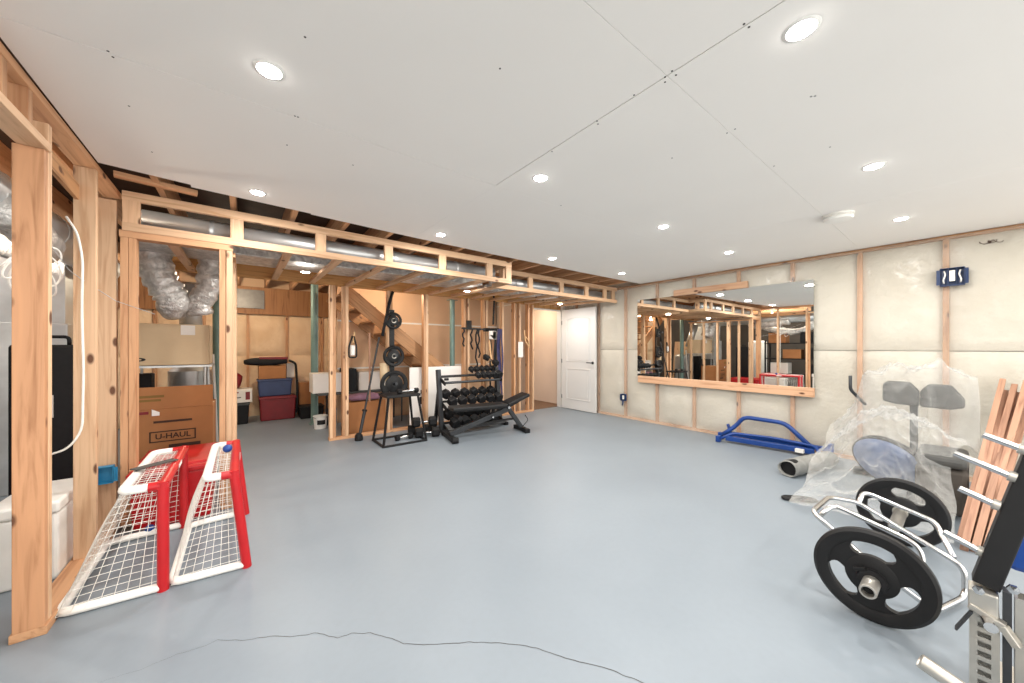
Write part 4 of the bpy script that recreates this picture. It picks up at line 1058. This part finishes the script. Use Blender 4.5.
# ------------------------------------------------------------------ plate-loaded machine at the right edge
t = thing('plate_storage_machine', 'black slanted machine beam with chrome pegs on slotted steel posts', 'exercise machine', (2.1, -.05, 0))
def q(p): return Vector(p)-Vector((2.1,-.05,0))
MB().bar(q((2.12,-.035,.43)), q((2.16,-.16,.98)), .062, .07, (1,0,0)).build('slanted_beam', 'black', t, bevel=.004)
for (y, z, L) in ((-.062,.72,.085),(-.095,.83,.13),(-.115,.93,.085),(-.03,.54,.09)):
    MB().tube([q((2.12,y,z)), q((2.12,y+L,z+.035*L/.085))], .011, 14).build('storage_peg', 'chrome', t, smooth=SM)
    MB().tube([q((2.12,y-.004,z)), q((2.12,y+.012,z+.004))], .018, 14).build('peg_collar', 'brushed', t, smooth=SM)
def slotted(name, y0, y1, z1, x=2.1):
    # a folded sheet-steel post with a column of slots
    mb = MB(); ns = int(z1/.032); c = (y0+y1)/2; w = y1-y0; e = w*.28
    mb.box(q((x, y0+e/2, z1/2)), (.006, e, z1)); mb.box(q((x, y1-e/2, z1/2)), (.006, e, z1))
    for k in range(ns+1): mb.box(q((x, c, min(z1-.008, .008+k*z1/ns))), (.006, w-2*e, .016))
    mb.box(q((x+.03, y0+.003, z1/2)), (.06, .006, z1)); mb.box(q((x+.03, y1-.003, z1/2)), (.06, .006, z1))
    mb.box(q((x+.058, c, z1/2)), (.003, w, z1))
    return mb.build(name, 'brushed', t)
slotted('slotted_post', -.065, .0, .34, 2.08); slotted('slotted_post', -.17, -.095, .43, 2.08)
MB().box(q((2.1,-.03,.38)), (.08,.065,.08)).build('post_cap', 'brushed', t, bevel=.005)
MB().bar(q((2.07,.0,.36)), q((2.06,-.075,.33)), .03, .02).bar(q((2.06,-.07,.33)), q((2.05,-.10,.28)), .03,.02).build('latch_arm', 'brushed', t, bevel=.003)
MB().tube([q((2.08,-.035,.33)), q((2.0,-.045,.335))], .016, 14).build('pull_pin', 'chrome', t, smooth=SM)
MB().box(q((2.06,.012,.3)), (.03,.006,.09), Matrix.Rotation(.4, 3, 'X')).build('side_hook', 'greysteel', t)
for p in ((2.05,-.02,.43),(2.05,-.09,.47)): MB().lathe([(0,-.012),(.014,-.01),(.014,.004),(0,.006)], 6, 'X', q(p)).build('bolt', 'chrome', t)
MB().box(q((2.1,-.08,.22)), (.05,.018,.44)).build('divider_post', 'greysteel', t)
MB().box(q((2.4,-.2,.56)), (.05,.22,.3)).build('blue_panel', 'blue', t, bevel=.02)
MB().box(q((2.26,-.12,.012)), (.3,.22,.024)).build('base_plate', 'brushed', t, bevel=.004)
o = MB().lathe([(0,.004),(.018,.004),(.02,0),(.024,.002),(.024,.3),(0,.3)], 20, 'Z').build('steel_tube', 'brushed', smooth=SM)
o.matrix_basis = Matrix.Translation((1.855,.105,.2)) @ Vector((.02,-1,-.35)).to_track_quat('Z', 'Y').to_matrix().to_4x4()
tag(o, 'short round steel tube end at the bottom right edge', 'tube')

# ------------------------------------------------------------------ pieces that belong to a part go one level deeper
DEEP = {'sticker': ('crossbar', 'body', 'lower_beam'), 'corner_sleeve': ('top_frame',), 'hub_ring': ('rubber_plate',), 'seam_band': ('duct_pipe',), 'lever_handle': ('slab',), 'raised_panel': ('slab',),
        'lettering_border': ('body',), 'printed_lettering': ('body',), 'printed_line': ('body',), 'printed_mark': ('body',), 'tape': ('body',), 'peg_collar': ('storage_peg',), 'bolt': ('post_cap',), 'lens': ('trim_ring',),
        'grip_mat': ('platform',), 'foot_cap': ('rear_foot',), 'wheel': ('front_foot',), 'disc_rim': ('blue_disc_pad',), 'dark_plug': ('hose_body',), 'sleeve_bore_shade': ('sleeve',), 'label_sticker': ('case_body',), 'collar': ('shaft',)}
def kind_of(o): return o.name.rsplit('.', 1)[0] if o.name.rsplit('.', 1)[-1].isdigit() else o.name
for root in [o for o in SC.objects if o.parent is None and o.children]:
    kids = sorted(root.children, key=lambda o: o.name); seen = {}
    for ch in kids:
        k = kind_of(ch)
        for target in DEEP.get(k, ()):
            hosts = [q_ for q_ in kids if kind_of(q_) == target]
            if hosts:
                i = seen.get(k, 0); seen[k] = i+1
                h = hosts[min(i, len(hosts)-1)] if len(hosts) > 1 and k == 'peg_collar' else hosts[0]
                ch.parent = h; ch.matrix_basis = h.matrix_basis.inverted() @ ch.matrix_basis
                break
